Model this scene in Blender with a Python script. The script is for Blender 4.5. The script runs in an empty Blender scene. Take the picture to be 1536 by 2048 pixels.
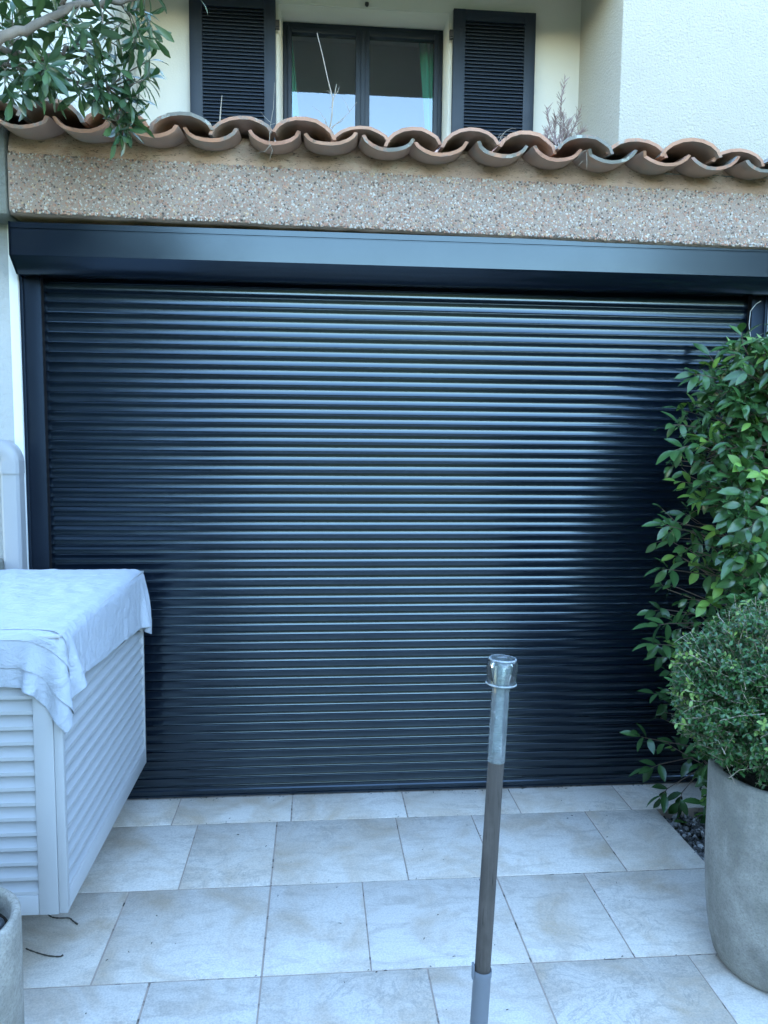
import bpy, bmesh, math, random
import numpy as np
from mathutils import Vector, Matrix, Quaternion, noise

random.seed(7)
rng = np.random.default_rng(11)
scene = bpy.context.scene
COL = scene.collection
R = math.radians

# ------------------------------------------------------------------ camera
CAM = Vector((0.0, -3.154, 1.5))
YAW, PITCH, ROLL = R(-5.056), R(5.451), R(0.564)
cd = bpy.data.cameras.new('camera')
cam = bpy.data.objects.new('camera', cd)
COL.objects.link(cam)
scene.camera = cam
cd.sensor_fit = 'VERTICAL'
cd.sensor_height = 24.0
cd.lens = 24.0 * 1545.0 / 2048.0
cd.clip_start = 0.02
cd.clip_end = 900.0


def cam_axes():
    cy, sy, cp, sp, cr, sr = (math.cos(YAW), math.sin(YAW), math.cos(PITCH), math.sin(PITCH), math.cos(ROLL), math.sin(ROLL))
    Rz = Matrix(((cy, sy, 0), (-sy, cy, 0), (0, 0, 1)))
    B = Matrix(((1, 0, 0), (0, 0, -1), (0, 1, 0)))
    Rx = Matrix(((1, 0, 0), (0, cp, -sp), (0, sp, cp)))
    Rr = Matrix(((cr, -sr, 0), (sr, cr, 0), (0, 0, 1)))
    return Rr @ Rx @ B @ Rz


CM = cam_axes()
rt, dn, fw = CM[0], CM[1], CM[2]
cam.matrix_world = Matrix(((rt[0], -dn[0], -fw[0], CAM[0]), (rt[1], -dn[1], -fw[1], CAM[1]), (rt[2], -dn[2], -fw[2], CAM[2]), (0, 0, 0, 1)))

# ------------------------------------------------------------------ sky and sun (the sun stands behind the house: open shade in the yard)
SUN_EL, SUN_ROT = R(33), R(-4)
SKY_STRENGTH = 0.15
world = bpy.data.worlds.new("World")
scene.world = world
world.use_nodes = True
wn = world.node_tree
sky = wn.nodes.new('ShaderNodeTexSky')
sky.sky_type = 'NISHITA'
sky.sun_disc = False
sky.sun_elevation = SUN_EL
sky.sun_rotation = SUN_ROT
sky.air_density = 1.5
sky.dust_density = 0.1
sky.ozone_density = 3.8
bg = wn.nodes['Background']
bg.inputs['Strength'].default_value = SKY_STRENGTH
wn.links.new(sky.outputs[0], bg.inputs['Color'])
sd = bpy.data.lights.new('sun', 'SUN')
sd.energy = 3.5
sd.angle = R(0.5)
sd.color = (1.0, 0.94, 0.84)
sun = bpy.data.objects.new('sun', sd)
COL.objects.link(sun)
sdir = Vector((math.sin(SUN_ROT) * math.cos(SUN_EL), math.cos(SUN_ROT) * math.cos(SUN_EL), math.sin(SUN_EL)))
sun.rotation_euler = (-sdir).to_track_quat('-Z', 'Y').to_euler()
sun.location = sdir * 30

vs = scene.view_settings
vs.view_transform = 'Standard'
vs.look = 'None'
vs.gamma = 1.0
vs.use_curve_mapping = False
vs.exposure = 3.58
scene.cycles.max_bounces = 10
scene.cycles.transparent_max_bounces = 16
scene.cycles.caustics_reflective = False
scene.cycles.caustics_refractive = False
scene.cycles.use_denoising = True


# ------------------------------------------------------------------ materials
def new_mat(name):
    m = bpy.data.materials.new(name)
    m.use_nodes = True
    return m, m.node_tree, m.node_tree.nodes['Principled BSDF']


def nd(nt, t, **kw):
    n = nt.nodes.new(t)
    for k, v in kw.items():
        if k in n.inputs.keys() if isinstance(k, str) else False:
            n.inputs[k].default_value = v
        else:
            setattr(n, k, v)
    return n


def setin(n, **kw):
    for k, v in kw.items():
        n.inputs[k.replace('_', ' ')].default_value = v


def ramp(nt, fac, stops, interp='LINEAR'):
    r = nt.nodes.new('ShaderNodeValToRGB')
    r.color_ramp.interpolation = interp
    e = r.color_ramp.elements
    while len(e) > 1:
        e.remove(e[-1])
    e[0].position = stops[0][0]
    e[0].color = (*stops[0][1], 1) if len(stops[0][1]) == 3 else stops[0][1]
    for p, c in stops[1:]:
        x = e.new(p)
        x.color = (*c, 1)
    nt.links.new(fac, r.inputs['Fac'])
    return r.outputs['Color']


def mix(nt, fac, a, b, mode='MIX'):
    m = nt.nodes.new('ShaderNodeMix')
    m.data_type = 'RGBA'
    m.blend_type = mode
    for sock, v in ((m.inputs[0], fac), (m.inputs[6], a), (m.inputs[7], b)):
        if hasattr(v, 'is_output'):
            nt.links.new(v, sock)
        elif isinstance(v, (int, float)):
            sock.default_value = v
        else:
            sock.default_value = (*v, 1)
    return m.outputs[2]


def coords(nt, scale=(1, 1, 1), rand=0.0, kind='Object'):
    tc = nt.nodes.new('ShaderNodeTexCoord')
    mp = nt.nodes.new('ShaderNodeMapping')
    mp.inputs['Scale'].default_value = scale
    nt.links.new(tc.outputs[kind], mp.inputs['Vector'])
    if rand:
        oi = nt.nodes.new('ShaderNodeObjectInfo')
        mu = nt.nodes.new('ShaderNodeMath')
        mu.operation = 'MULTIPLY'
        mu.inputs[1].default_value = rand
        nt.links.new(oi.outputs['Random'], mu.inputs[0])
        nt.links.new(mu.outputs[0], mp.inputs['Location'])
    return mp.outputs['Vector']


def ntex(nt, vec, scale, detail=6, rough=0.55, dist=0.0):
    n = nt.nodes.new('ShaderNodeTexNoise')
    n.inputs['Scale'].default_value = scale
    n.inputs['Detail'].default_value = detail
    n.inputs['Roughness'].default_value = rough
    n.inputs['Distortion'].default_value = dist
    nt.links.new(vec, n.inputs['Vector'])
    return n.outputs['Fac']


def bump(nt, bsdf, height, strength=0.3, dist=0.01, prev=None):
    b = nt.nodes.new('ShaderNodeBump')
    b.inputs['Strength'].default_value = strength
    b.inputs['Distance'].default_value = dist
    nt.links.new(height, b.inputs['Height'])
    if prev is not None:
        nt.links.new(prev, b.inputs['Normal'])
    nt.links.new(b.outputs['Normal'], bsdf.inputs['Normal'])
    return b.outputs['Normal']


def objrand(nt):
    return nt.nodes.new('ShaderNodeObjectInfo').outputs['Random']


def plaster(name, c1, c2, bscale=60, bstr=0.5, bdist=0.006, stain=None, stain_lo=0.55, stain_hi=0.75):
    m, nt, b = new_mat(name)
    v = coords(nt)
    col = mix(nt, ntex(nt, v, 2.2, 5), c1, c2)
    if stain:
        f = ramp(nt, ntex(nt, v, 3.5, 8, 0.65), [(stain_lo, (0, 0, 0)), (stain_hi, (1, 1, 1))])
        col = mix(nt, f, col, stain)
    nt.links.new(col, b.inputs['Base Color'])
    b.inputs['Roughness'].default_value = 0.9
    b.inputs['Specular IOR Level'].default_value = 0.2
    bump(nt, b, ntex(nt, v, bscale, 4, 0.6, 0.3), bstr, bdist)
    return m


M = {}
M['cream_render'] = plaster('cream_render', (0.60, 0.565, 0.505), (0.54, 0.505, 0.45), 90, 0.35, 0.004)
M['white_render'] = plaster('white_render', (0.44, 0.41, 0.35), (0.395, 0.365, 0.315), 75, 1.0, 0.016)
M['mottled_render'] = plaster('mottled_render', (0.54, 0.53, 0.49), (0.46, 0.45, 0.41), 60, 0.9, 0.02, (0.24, 0.23, 0.19), 0.46, 0.72)
M['grey_render'] = plaster('grey_render', (0.50, 0.50, 0.49), (0.40, 0.40, 0.39), 45, 0.8, 0.01, (0.20, 0.20, 0.17), 0.62, 0.8)
M['moss_concrete'] = plaster('moss_concrete', (0.30, 0.30, 0.27), (0.20, 0.20, 0.17), 70, 0.9, 0.01, (0.07, 0.075, 0.05), 0.5, 0.62)
M['white_paint'] = plaster('white_paint', (0.78, 0.78, 0.77), (0.72, 0.72, 0.71), 80, 0.15, 0.002)
M['ground'] = plaster('ground', (0.045, 0.075, 0.025), (0.06, 0.085, 0.035), 20, 0.8, 0.02)
M['dark_void'] = plaster('dark_void', (0.02, 0.02, 0.02), (0.02, 0.02, 0.02))
M['room'] = plaster('room', (0.70, 0.71, 0.72), (0.66, 0.67, 0.68))
M['soffit'] = plaster('soffit', (0.80, 0.77, 0.72), (0.72, 0.69, 0.64), 50, 0.3, 0.004)
M['sill_stone'] = plaster('sill_stone', (0.45, 0.42, 0.38), (0.36, 0.33, 0.30))


def mat_mortar():
    m, nt, b = new_mat('mortar')
    v = coords(nt)
    col = mix(nt, ramp(nt, ntex(nt, coords(nt, (1, 1, 2.5)), 3.2, 7, 0.65), [(0.38, (0, 0, 0)), (0.6, (1, 1, 1))]), (0.64, 0.43, 0.315), (0.45, 0.29, 0.205))
    f = ramp(nt, ntex(nt, v, 7, 8, 0.7, 0.5), [(0.5, (0, 0, 0)), (0.72, (1, 1, 1))])
    col = mix(nt, f, col, (0.60, 0.49, 0.38))
    f2 = ramp(nt, ntex(nt, coords(nt, (1, 1, 3)), 45, 6, 0.7, 1.2), [(0.57, (0, 0, 0)), (0.63, (1, 1, 1))])
    col = mix(nt, f2, col, (0.16, 0.11, 0.08))
    nt.links.new(col, b.inputs['Base Color'])
    b.inputs['Roughness'].default_value = 0.95
    n1 = bump(nt, b, ntex(nt, v, 60, 6, 0.7), 0.8, 0.008)
    bump(nt, b, f2, 0.6, 0.004, n1)
    return m


M['mortar'] = mat_mortar()


def mat_vcol(name, rough=0.7, scale=300, mult=1.0, spec=0.3):
    m, nt, b = new_mat(name)
    a = nt.nodes.new('ShaderNodeVertexColor')
    a.layer_name = 'tint'
    v = coords(nt)
    col = mix(nt, ntex(nt, v, scale, 3), (0.75, 0.75, 0.75), (1.0, 1.0, 1.0))
    col = mix(nt, 1.0, a.outputs['Color'], col, 'MULTIPLY')
    nt.links.new(col, b.inputs['Base Color'])
    b.inputs['Roughness'].default_value = rough
    b.inputs['Specular IOR Level'].default_value = spec
    return m


M['pebble'] = mat_vcol('pebble', 0.75)
M['gravel'] = mat_vcol('gravel', 0.7)


def mat_lintel():
    m, nt, b = new_mat('aggregate_concrete')
    v = coords(nt)
    col = mix(nt, ntex(nt, v, 9, 6), (0.41, 0.30, 0.235), (0.30, 0.22, 0.175))
    nt.links.new(col, b.inputs['Base Color'])
    b.inputs['Roughness'].default_value = 0.95
    bump(nt, b, ntex(nt, v, 160, 4), 0.8, 0.004)
    return m


M['lintel'] = mat_lintel()


def mat_terracotta(name, edge=False):
    m, nt, b = new_mat(name)
    v = coords(nt, (1, 1, 1), 37.0)
    r = objrand(nt)
    base = ramp(nt, r, [(0.0, (0.60, 0.26, 0.13)), (0.35, (0.66, 0.36, 0.23)), (0.7, (0.55, 0.25, 0.16)), (1.0, (0.66, 0.44, 0.31))])
    col = mix(nt, ntex(nt, v, 14, 6, 0.65), base, (0.34, 0.17, 0.11))
    m1 = nt.nodes.new('ShaderNodeMath'); m1.operation = 'MULTIPLY_ADD'; m1.inputs[1].default_value = 7.31; m1.inputs[2].default_value = 0.0
    m2 = nt.nodes.new('ShaderNodeMath'); m2.operation = 'FRACT'
    m3 = nt.nodes.new('ShaderNodeMath'); m3.operation = 'MULTIPLY_ADD'; m3.inputs[1].default_value = 0.48; m3.inputs[2].default_value = -0.31 if edge else -0.12
    m4 = nt.nodes.new('ShaderNodeMath'); m4.operation = 'ADD'
    nt.links.new(r, m1.inputs[0]); nt.links.new(m1.outputs[0], m2.inputs[0]); nt.links.new(m2.outputs[0], m3.inputs[0])
    nt.links.new(m3.outputs[0], m4.inputs[0]); nt.links.new(ntex(nt, v, 9, 8, 0.7), m4.inputs[1])
    f = ramp(nt, m4.outputs[0], [(0.48, (0, 0, 0)), (0.58, (1, 1, 1))])
    col = mix(nt, f, col, (0.23, 0.205, 0.17))
    f2 = ramp(nt, ntex(nt, v, 24, 6, 0.65), [(0.57, (0, 0, 0)), (0.62, (1, 1, 1))])
    f2 = mix(nt, 1.0, f2, mix(nt, 0.35, f, (0.3, 0.3, 0.3)), 'MULTIPLY')
    col = mix(nt, f2, col, (0.50, 0.49, 0.41))
    f3 = ramp(nt, ntex(nt, v, 17, 6, 0.7, 0.4), [(0.62, (0, 0, 0)), (0.7, (1, 1, 1))])
    col = mix(nt, f3, col, (0.075, 0.07, 0.05))
    nt.links.new(col, b.inputs['Base Color'])
    b.inputs['Roughness'].default_value = 0.9
    bump(nt, b, ntex(nt, v, 55, 6, 0.7), 0.5, 0.006)
    return m


M['tile_weathered'] = mat_terracotta('tile_weathered')
M['tile_fresh'] = mat_terracotta('tile_fresh', True)


def mat_tile_under():
    m, nt, b = new_mat('tile_underside')
    v = coords(nt, (1, 1, 1), 23.0)
    col = mix(nt, ntex(nt, v, 10, 6), (0.50, 0.31, 0.22), (0.38, 0.26, 0.20))
    f = ramp(nt, ntex(nt, v, 7, 6, 0.6), [(0.52, (0, 0, 0)), (0.7, (1, 1, 1))])
    col = mix(nt, f, col, (0.36, 0.29, 0.235))
    nt.links.new(col, b.inputs['Base Color'])
    b.inputs['Roughness'].default_value = 0.85
    bump(nt, b, ntex(nt, v, 70, 4), 0.3, 0.003)
    return m


M['tile_under'] = mat_tile_under()


def mat_floor_tile():
    m, nt, b = new_mat('stone_look_tile')
    v = coords(nt, (1, 1, 1), 53.0)
    vs_ = coords(nt, (0.8, 2.3, 1), 53.0)
    base = mix(nt, objrand(nt), (0.75, 0.665, 0.56), (0.79, 0.715, 0.62))
    f = ramp(nt, ntex(nt, v, 4.2, 9, 0.62, 0.6), [(0.44, (0, 0, 0)), (0.66, (1, 1, 1))])
    col = mix(nt, f, base, (0.60, 0.475, 0.345))
    f2 = ramp(nt, ntex(nt, vs_, 6.5, 10, 0.72, 1.2), [(0.50, (0, 0, 0)), (0.72, (1, 1, 1))])
    col = mix(nt, f2, col, (0.55, 0.47, 0.38))
    f3 = ramp(nt, ntex(nt, v, 7.5, 8, 0.7, 2.0), [(0.47, (0, 0, 0)), (0.5, (1, 1, 1)), (0.53, (0, 0, 0))])
    fm = ramp(nt, ntex(nt, v, 3.0, 2), [(0.5, (0, 0, 0)), (0.66, (0.42, 0.42, 0.42))])
    f3 = mix(nt, 1.0, f3, fm, 'MULTIPLY')
    col = mix(nt, f3, col, (0.29, 0.255, 0.215))
    f4 = ramp(nt, ntex(nt, v, 190, 3, 0.6), [(0.3, (0.82, 0.82, 0.82)), (0.62, (1.05, 1.05, 1.05))])
    col = mix(nt, 1.0, col, f4, 'MULTIPLY')
    f5 = ramp(nt, ntex(nt, coords(nt, (1, 1, 1), 91.0), 60, 2, 0.4), [(0.785, (0, 0, 0)), (0.80, (1, 1, 1))])
    col = mix(nt, f5, col, (0.17, 0.14, 0.11))
    nt.links.new(col, b.inputs['Base Color'])
    rr = ramp(nt, ntex(nt, v, 12, 5), [(0.3, (0.36, 0.36, 0.36)), (0.7, (0.55, 0.55, 0.55))])
    nt.links.new(rr, b.inputs['Roughness'])
    b.inputs['Specular IOR Level'].default_value = 0.35
    bump(nt, b, ntex(nt, vs_, 26, 8, 0.7), 0.18, 0.004)
    return m


M['floor_tile'] = mat_floor_tile()


def mat_grout():
    m, nt, b = new_mat('grout')
    v = coords(nt)
    col = mix(nt, ntex(nt, v, 3.5, 6), (0.50, 0.39, 0.31), (0.36, 0.29, 0.24))
    f = ramp(nt, ntex(nt, v, 25, 5), [(0.55, (0, 0, 0)), (0.65, (1, 1, 1))])
    col = mix(nt, f, col, (0.07, 0.06, 0.045))
    nt.links.new(col, b.inputs['Base Color'])
    b.inputs['Roughness'].default_value = 0.95
    return m


M['grout'] = mat_grout()


def mat_lacquer(name, base, metallic, rough, wav=True, spec=0.5, ior=1.5, aniso=0.0, tint=None):
    m, nt, b = new_mat(name)
    b.inputs['Base Color'].default_value = (*base, 1)
    b.inputs['Metallic'].default_value = metallic
    b.inputs['IOR'].default_value = ior
    if tint: b.inputs['Specular Tint'].default_value = (*tint, 1)
    if aniso:       # extrusion grain runs along the slat
        b.inputs['Anisotropic'].default_value = aniso
        cx_ = nt.nodes.new('ShaderNodeCombineXYZ')
        cx_.inputs[0].default_value = 1.0
        nt.links.new(cx_.outputs[0], b.inputs['Tangent'])
    b.inputs['Specular IOR Level'].default_value = spec
    v = coords(nt, (1, 1, 1), 17.0)
    rr = ramp(nt, ntex(nt, v, 5, 6), [(0.3, (rough * 0.9,) * 3), (0.75, (rough * 1.25,) * 3)])
    nt.links.new(rr, b.inputs['Roughness'])
    if wav:
        vv = coords(nt, (0.9, 1, 4), 17.0)
        bump(nt, b, ntex(nt, vv, 1.6, 3), 0.25, 0.004)
    return m


M['shutter'] = mat_lacquer('anthracite_slat', (0.003, 0.006, 0.012), 0.0, 0.155, False, 0.5, 1.71, 0.7, (0.74, 0.91, 1.0))
M['housing'] = mat_lacquer('anthracite_housing', (0.004, 0.007, 0.014), 0.0, 0.17, False, 0.5, 1.56, 0.5, (0.72, 0.89, 1.0))
M['window_lacquer'] = mat_lacquer('anthracite_joinery', (0.012, 0.018, 0.029), 0.0, 0.45, False, 0.32)
M['matte_strip'] = plaster('matte_black_strip', (0.01, 0.01, 0.012), (0.008, 0.008, 0.01), 300, .5, .001)
M['guide'] = mat_lacquer('anthracite_rail', (0.007, 0.010, 0.017), 0.0, 0.4, False, 0.26, 1.5, 0.0, (0.6, 0.8, 1.0))
M['black'] = mat_lacquer('black_metal', (0.012, 0.012, 0.014), 0.0, 0.5, False)
M['white_alu'] = mat_lacquer('white_lacquered_louvre', (0.46, 0.455, 0.45), 0.0, 0.42, False, 0.4)
M['duct_plastic'] = mat_lacquer('white_duct_plastic', (0.37, 0.37, 0.385), 0.0, 0.38, False, 0.4)
M['pvc'] = mat_lacquer('grey_pvc', (0.19, 0.205, 0.23), 0.0, 0.45, False, 0.4)
M['wire'] = mat_lacquer('wire_white', (0.5, 0.5, 0.47), 0.0, 0.5, False)


def mat_cloth(name, c, weave=700, wr=1.0):
    m, nt, b = new_mat(name)
    v = coords(nt)
    col = mix(nt, ntex(nt, v, 6, 6), c, tuple(x * 0.92 for x in c))
    nt.links.new(col, b.inputs['Base Color'])
    b.inputs['Roughness'].default_value = 0.95
    b.inputs['Specular IOR Level'].default_value = 0.1
    b.inputs['Sheen Weight'].default_value = 0.15
    v2 = coords(nt, (1.0, 2.2, 1.6))
    n1 = bump(nt, b, ntex(nt, v2, 11, 7, 0.62, 0.9), wr, 0.012)
    n2 = bump(nt, b, ntex(nt, v, 70, 5, 0.7), 0.5, 0.003, n1)
    bump(nt, b, ntex(nt, v, weave, 2), 0.35, 0.0012, n2)
    return m


M['towel'] = mat_cloth('white_terry_cloth', (0.47, 0.495, 0.54))
M['curtain'] = mat_cloth('green_curtain', (0.10, 0.52, 0.40), 500, 0.1)


def mat_concrete_pot():
    m, nt, b = new_mat('cast_concrete')
    v = coords(nt)
    col = mix(nt, ramp(nt, ntex(nt, v, 7, 9, 0.7), [(0.36, (0, 0, 0)), (0.62, (1, 1, 1))]), (0.46, 0.42, 0.355), (0.26, 0.235, 0.19))
    f = ramp(nt, ntex(nt, v, 3.2, 8, 0.65), [(0.5, (0, 0, 0)), (0.72, (1, 1, 1))])
    col = mix(nt, f, col, (0.22, 0.21, 0.18))
    f1 = ramp(nt, ntex(nt, coords(nt, (3, 3, 0.7)), 4, 7, 0.62), [(0.52, (0, 0, 0)), (0.75, (0.8, 0.8, 0.8))])
    col = mix(nt, f1, col, (0.25, 0.235, 0.18))
    f2 = ramp(nt, ntex(nt, v, 170, 5, 0.75), [(0.46, (0, 0, 0)), (0.74, (0.7, 0.7, 0.7))])
    col = mix(nt, f2, col, (0.14, 0.135, 0.125))
    nt.links.new(col, b.inputs['Base Color'])
    b.inputs['Roughness'].default_value = 0.92
    n1 = bump(nt, b, ntex(nt, v, 75, 7, 0.75), 0.8, 0.007)
    bump(nt, b, f2, -0.3, 0.002, n1)
    return m


M['pot'] = mat_concrete_pot()


def mat_wood(name, c1, c2):
    m, nt, b = new_mat(name)
    v = coords(nt, (30, 30, 1.1))
    col = mix(nt, ntex(nt, v, 4, 8, 0.65, 0.4), c1, c2)
    f = ramp(nt, ntex(nt, coords(nt, (60, 60, 2.2)), 5, 6, 0.7), [(0.57, (0, 0, 0)), (0.68, (1, 1, 1))])
    col = mix(nt, f, col, tuple(x * 0.45 for x in c2))
    f2 = ramp(nt, ntex(nt, coords(nt, (1, 1, 0.5)), 13, 4), [(0.5, (0, 0, 0)), (0.7, (0.7, 0.7, 0.7))])
    col = mix(nt, f2, col, tuple(x * 1.35 for x in c1))
    nt.links.new(col, b.inputs['Base Color'])
    b.inputs['Roughness'].default_value = 0.8
    bump(nt, b, ntex(nt, v, 9, 6, 0.7), 0.5, 0.002)
    return m


M['pole_wood'] = mat_wood('weathered_pole_wood', (0.125, 0.102, 0.085), (0.045, 0.037, 0.031))
M['bark'] = mat_wood('grey_brown_bark', (0.24, 0.19, 0.15), (0.14, 0.11, 0.085))
M['twig'] = mat_wood('twig_brown', (0.09, 0.075, 0.055), (0.05, 0.04, 0.03))
M['dry_stem'] = mat_wood('dry_stem', (0.42, 0.35, 0.27), (0.28, 0.21, 0.15))
M['pink_stem'] = mat_wood('pinkish_stem', (0.30, 0.20, 0.17), (0.19, 0.125, 0.11))
M['shrub_stem'] = mat_wood('shrub_stem', (0.16, 0.11, 0.07), (0.09, 0.06, 0.045))


def mat_leaf(name, dark, light, rough=0.38, spec=0.5, trans=0.12):
    m, nt, b = new_mat(name)
    v = coords(nt, (1, 1, 1), 31.0)
    r = objrand(nt)
    vc = nt.nodes.new('ShaderNodeVertexColor')
    vc.layer_name = 'tint'
    f = mix(nt, 0.5, r, ntex(nt, v, 9, 3))
    col = mix(nt, f, dark, light)
    col = mix(nt, 1.0, col, vc.outputs['Color'], 'MULTIPLY')
    nt.links.new(col, b.inputs['Base Color'])
    b.inputs['Roughness'].default_value = rough
    b.inputs['Specular IOR Level'].default_value = spec
    bump(nt, b, ntex(nt, v, 60, 3), 0.12, 0.003)
    tr = nt.nodes.new('ShaderNodeBsdfTranslucent')
    nt.links.new(mix(nt, 1.0, col, (1.3, 1.5, 0.6), 'MULTIPLY'), tr.inputs['Color'])
    ms = nt.nodes.new('ShaderNodeMixShader')
    ms.inputs[0].default_value = trans
    out = nt.nodes['Material Output']
    nt.links.new(b.outputs[0], ms.inputs[1])
    nt.links.new(tr.outputs[0], ms.inputs[2])
    nt.links.new(ms.outputs[0], out.inputs['Surface'])
    return m


M['leaf_tree'] = mat_leaf('tree_leaf', (0.026, 0.062, 0.028), (0.07, 0.125, 0.052), 0.34, 0.5)
M['leaf_shrub'] = mat_leaf('shrub_leaf', (0.022, 0.068, 0.021), (0.075, 0.155, 0.042), 0.27, 0.55)
M['leaf_lime'] = mat_leaf('young_leaf', (0.13, 0.27, 0.055), (0.23, 0.36, 0.06), 0.42, 0.4, 0.2)
M['leaf_box'] = mat_leaf('box_leaf', (0.018, 0.066, 0.021), (0.058, 0.135, 0.036), 0.30)
M['leaf_box_new'] = mat_leaf('box_leaf_new', (0.12, 0.21, 0.05), (0.2, 0.28, 0.06), 0.42)
M['leaf_grey'] = mat_leaf('greygreen_leaf', (0.12, 0.20, 0.15), (0.17, 0.26, 0.20), 0.45)
M['leaf_dead'] = mat_leaf('dead_leaf', (0.30, 0.13, 0.05), (0.36, 0.18, 0.08), 0.6)
M['leaf_hedge'] = mat_leaf('hedge_leaf', (0.022, 0.048, 0.02), (0.045, 0.075, 0.03), 0.5)
M['soil'] = plaster('soil', (0.035, 0.028, 0.02), (0.02, 0.016, 0.012), 90, 1.0, 0.01)


def mat_pebble_dark():
    m, nt, b = new_mat('black_pebble')
    v = coords(nt, (1, 1, 1), 11.0)
    col = mix(nt, ntex(nt, v, 30, 5), (0.045, 0.05, 0.055), (0.022, 0.025, 0.028))
    nt.links.new(col, b.inputs['Base Color'])
    b.inputs['Roughness'].default_value = 0.45
    return m


M['pebble_dark'] = mat_pebble_dark()


def mat_pane():
    m, nt, b = new_mat('double_glazing')
    nt.nodes.remove(b)
    out = nt.nodes['Material Output']
    fr = nt.nodes.new('ShaderNodeFresnel')
    fr.inputs['IOR'].default_value = 2.0
    tr = nt.nodes.new('ShaderNodeBsdfTransparent')
    tr.inputs['Color'].default_value = (0.90, 0.95, 0.94, 1)
    gl = nt.nodes.new('ShaderNodeBsdfGlossy')
    gl.inputs['Roughness'].default_value = 0.0
    gl.inputs['Color'].default_value = (0.95, 0.97, 1.0, 1)
    ms = nt.nodes.new('ShaderNodeMixShader')
    nt.links.new(fr.outputs[0], ms.inputs[0])
    nt.links.new(tr.outputs[0], ms.inputs[1])
    nt.links.new(gl.outputs[0], ms.inputs[2])
    nt.links.new(ms.outputs[0], out.inputs['Surface'])
    return m


M['pane'] = mat_pane()


def mat_clear(name, frost, tint, rough=0.03, ior=1.5):
    m, nt, b = new_mat(name)
    nt.nodes.remove(b)
    out = nt.nodes['Material Output']
    fr = nt.nodes.new('ShaderNodeFresnel')
    fr.inputs['IOR'].default_value = ior
    tr = nt.nodes.new('ShaderNodeBsdfTransparent')
    tr.inputs['Color'].default_value = (*tint, 1)
    gl = nt.nodes.new('ShaderNodeBsdfGlossy')
    gl.inputs['Roughness'].default_value = rough
    di = nt.nodes.new('ShaderNodeBsdfDiffuse')
    di.inputs['Color'].default_value = (0.75, 0.8, 0.8, 1)
    v = coords(nt)
    f = ramp(nt, ntex(nt, v, 70, 6, 0.7), [(0.35, (frost * 0.6,) * 3), (0.62, (frost,) * 3), (0.70, (min(1, frost * 1.6),) * 3)])
    m1 = nt.nodes.new('ShaderNodeMixShader')
    nt.links.new(f, m1.inputs[0])
    nt.links.new(tr.outputs[0], m1.inputs[1])
    nt.links.new(di.outputs[0], m1.inputs[2])
    m2 = nt.nodes.new('ShaderNodeMixShader')
    nt.links.new(fr.outputs[0], m2.inputs[0])
    nt.links.new(m1.outputs[0], m2.inputs[1])
    nt.links.new(gl.outputs[0], m2.inputs[2])
    nt.links.new(m2.outputs[0], out.inputs['Surface'])
    return m


M['jar_glass'] = mat_clear('jar_glass', 0.07, (0.95, 0.98, 0.97), 0.02, 1.5)
M['jar_ring_glint'] = mat_clear('jar_ring_glint', 0.42, (0.95, 0.98, 0.97), 0.05, 1.6)  # extra diffuse white paints the bright glints on foot ring and rim
M['tube_clear'] = mat_clear('clear_tube', 0.24, (0.85, 0.92, 0.92), 0.12, 1.6)

# ------------------------------------------------------------------ object helpers
OFF = {}


def base_of(parent):
    return OFF.get(parent.name, Vector((0, 0, 0))) if parent is not None else Vector((0, 0, 0))


def tag(o, label=None, cat=None, group=None, kind=None):
    if label: o['label'] = label
    if cat: o['category'] = cat
    if group: o['group'] = group
    if kind: o['kind'] = kind
    return o


def thing(name, label, cat, loc=(0, 0, 0), group=None, kind=None):
    o = bpy.data.objects.new(name, None)
    o.empty_display_size = 0.05
    COL.objects.link(o)
    o.location = loc
    OFF[o.name] = Vector(loc)
    return tag(o, label, cat, group, kind)


def mats_of(me, m):
    for x in (m if isinstance(m, (list, tuple)) else [m]):
        me.materials.append(M[x])


def smooth(me, ang=35):
    me.shade_smooth()
    me.set_sharp_from_angle(angle=R(ang))


def link(name, me, parent=None, loc=None, rot=None, scale=None):
    o = bpy.data.objects.new(name, me)
    COL.objects.link(o)
    if parent is not None:
        o.parent = parent
    if loc is not None: o.location = loc
    if rot is not None: o.rotation_euler = rot
    if scale is not None: o.scale = scale
    OFF[o.name] = base_of(parent) + Vector(o.location)
    return o


def mesh(name, verts, faces, mat, parent=None, sm=None, midx=None, kind=None):
    """verts in world coordinates"""
    off = base_of(parent)
    me = bpy.data.meshes.new(name)
    me.from_pydata([tuple(Vector(v) - off) for v in verts], [], faces)
    mats_of(me, mat)
    if midx is not None:
        me.polygons.foreach_set('material_index', midx)
    if sm: smooth(me, sm)
    o = link(name, me, parent)
    OFF[o.name] = off
    if kind: o['kind'] = kind
    return o


def bm_obj(name, bm, mat, parent=None, sm=None, kind=None):
    off = base_of(parent)
    for v in bm.verts:
        v.co -= off
    me = bpy.data.meshes.new(name)
    bm.to_mesh(me)
    bm.free()
    mats_of(me, mat)
    if sm: smooth(me, sm)
    o = link(name, me, parent)
    OFF[o.name] = off
    if kind: o['kind'] = kind
    return o


def bx(bm, lo, hi, bev=0.0, seg=1):
    r = bmesh.ops.create_cube(bm, size=1.0)
    vs_ = r['verts']
    lo, hi = Vector(lo), Vector(hi)
    c, s = (lo + hi) / 2, hi - lo
    for v in vs_:
        v.co = Vector((c[i] + v.co[i] * s[i] for i in range(3)))
    if bev:
        es = list({e for v in vs_ for e in v.link_edges})
        bmesh.ops.bevel(bm, geom=es, offset=bev, segments=seg, affect='EDGES', profile=0.5)
    return bm


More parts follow.
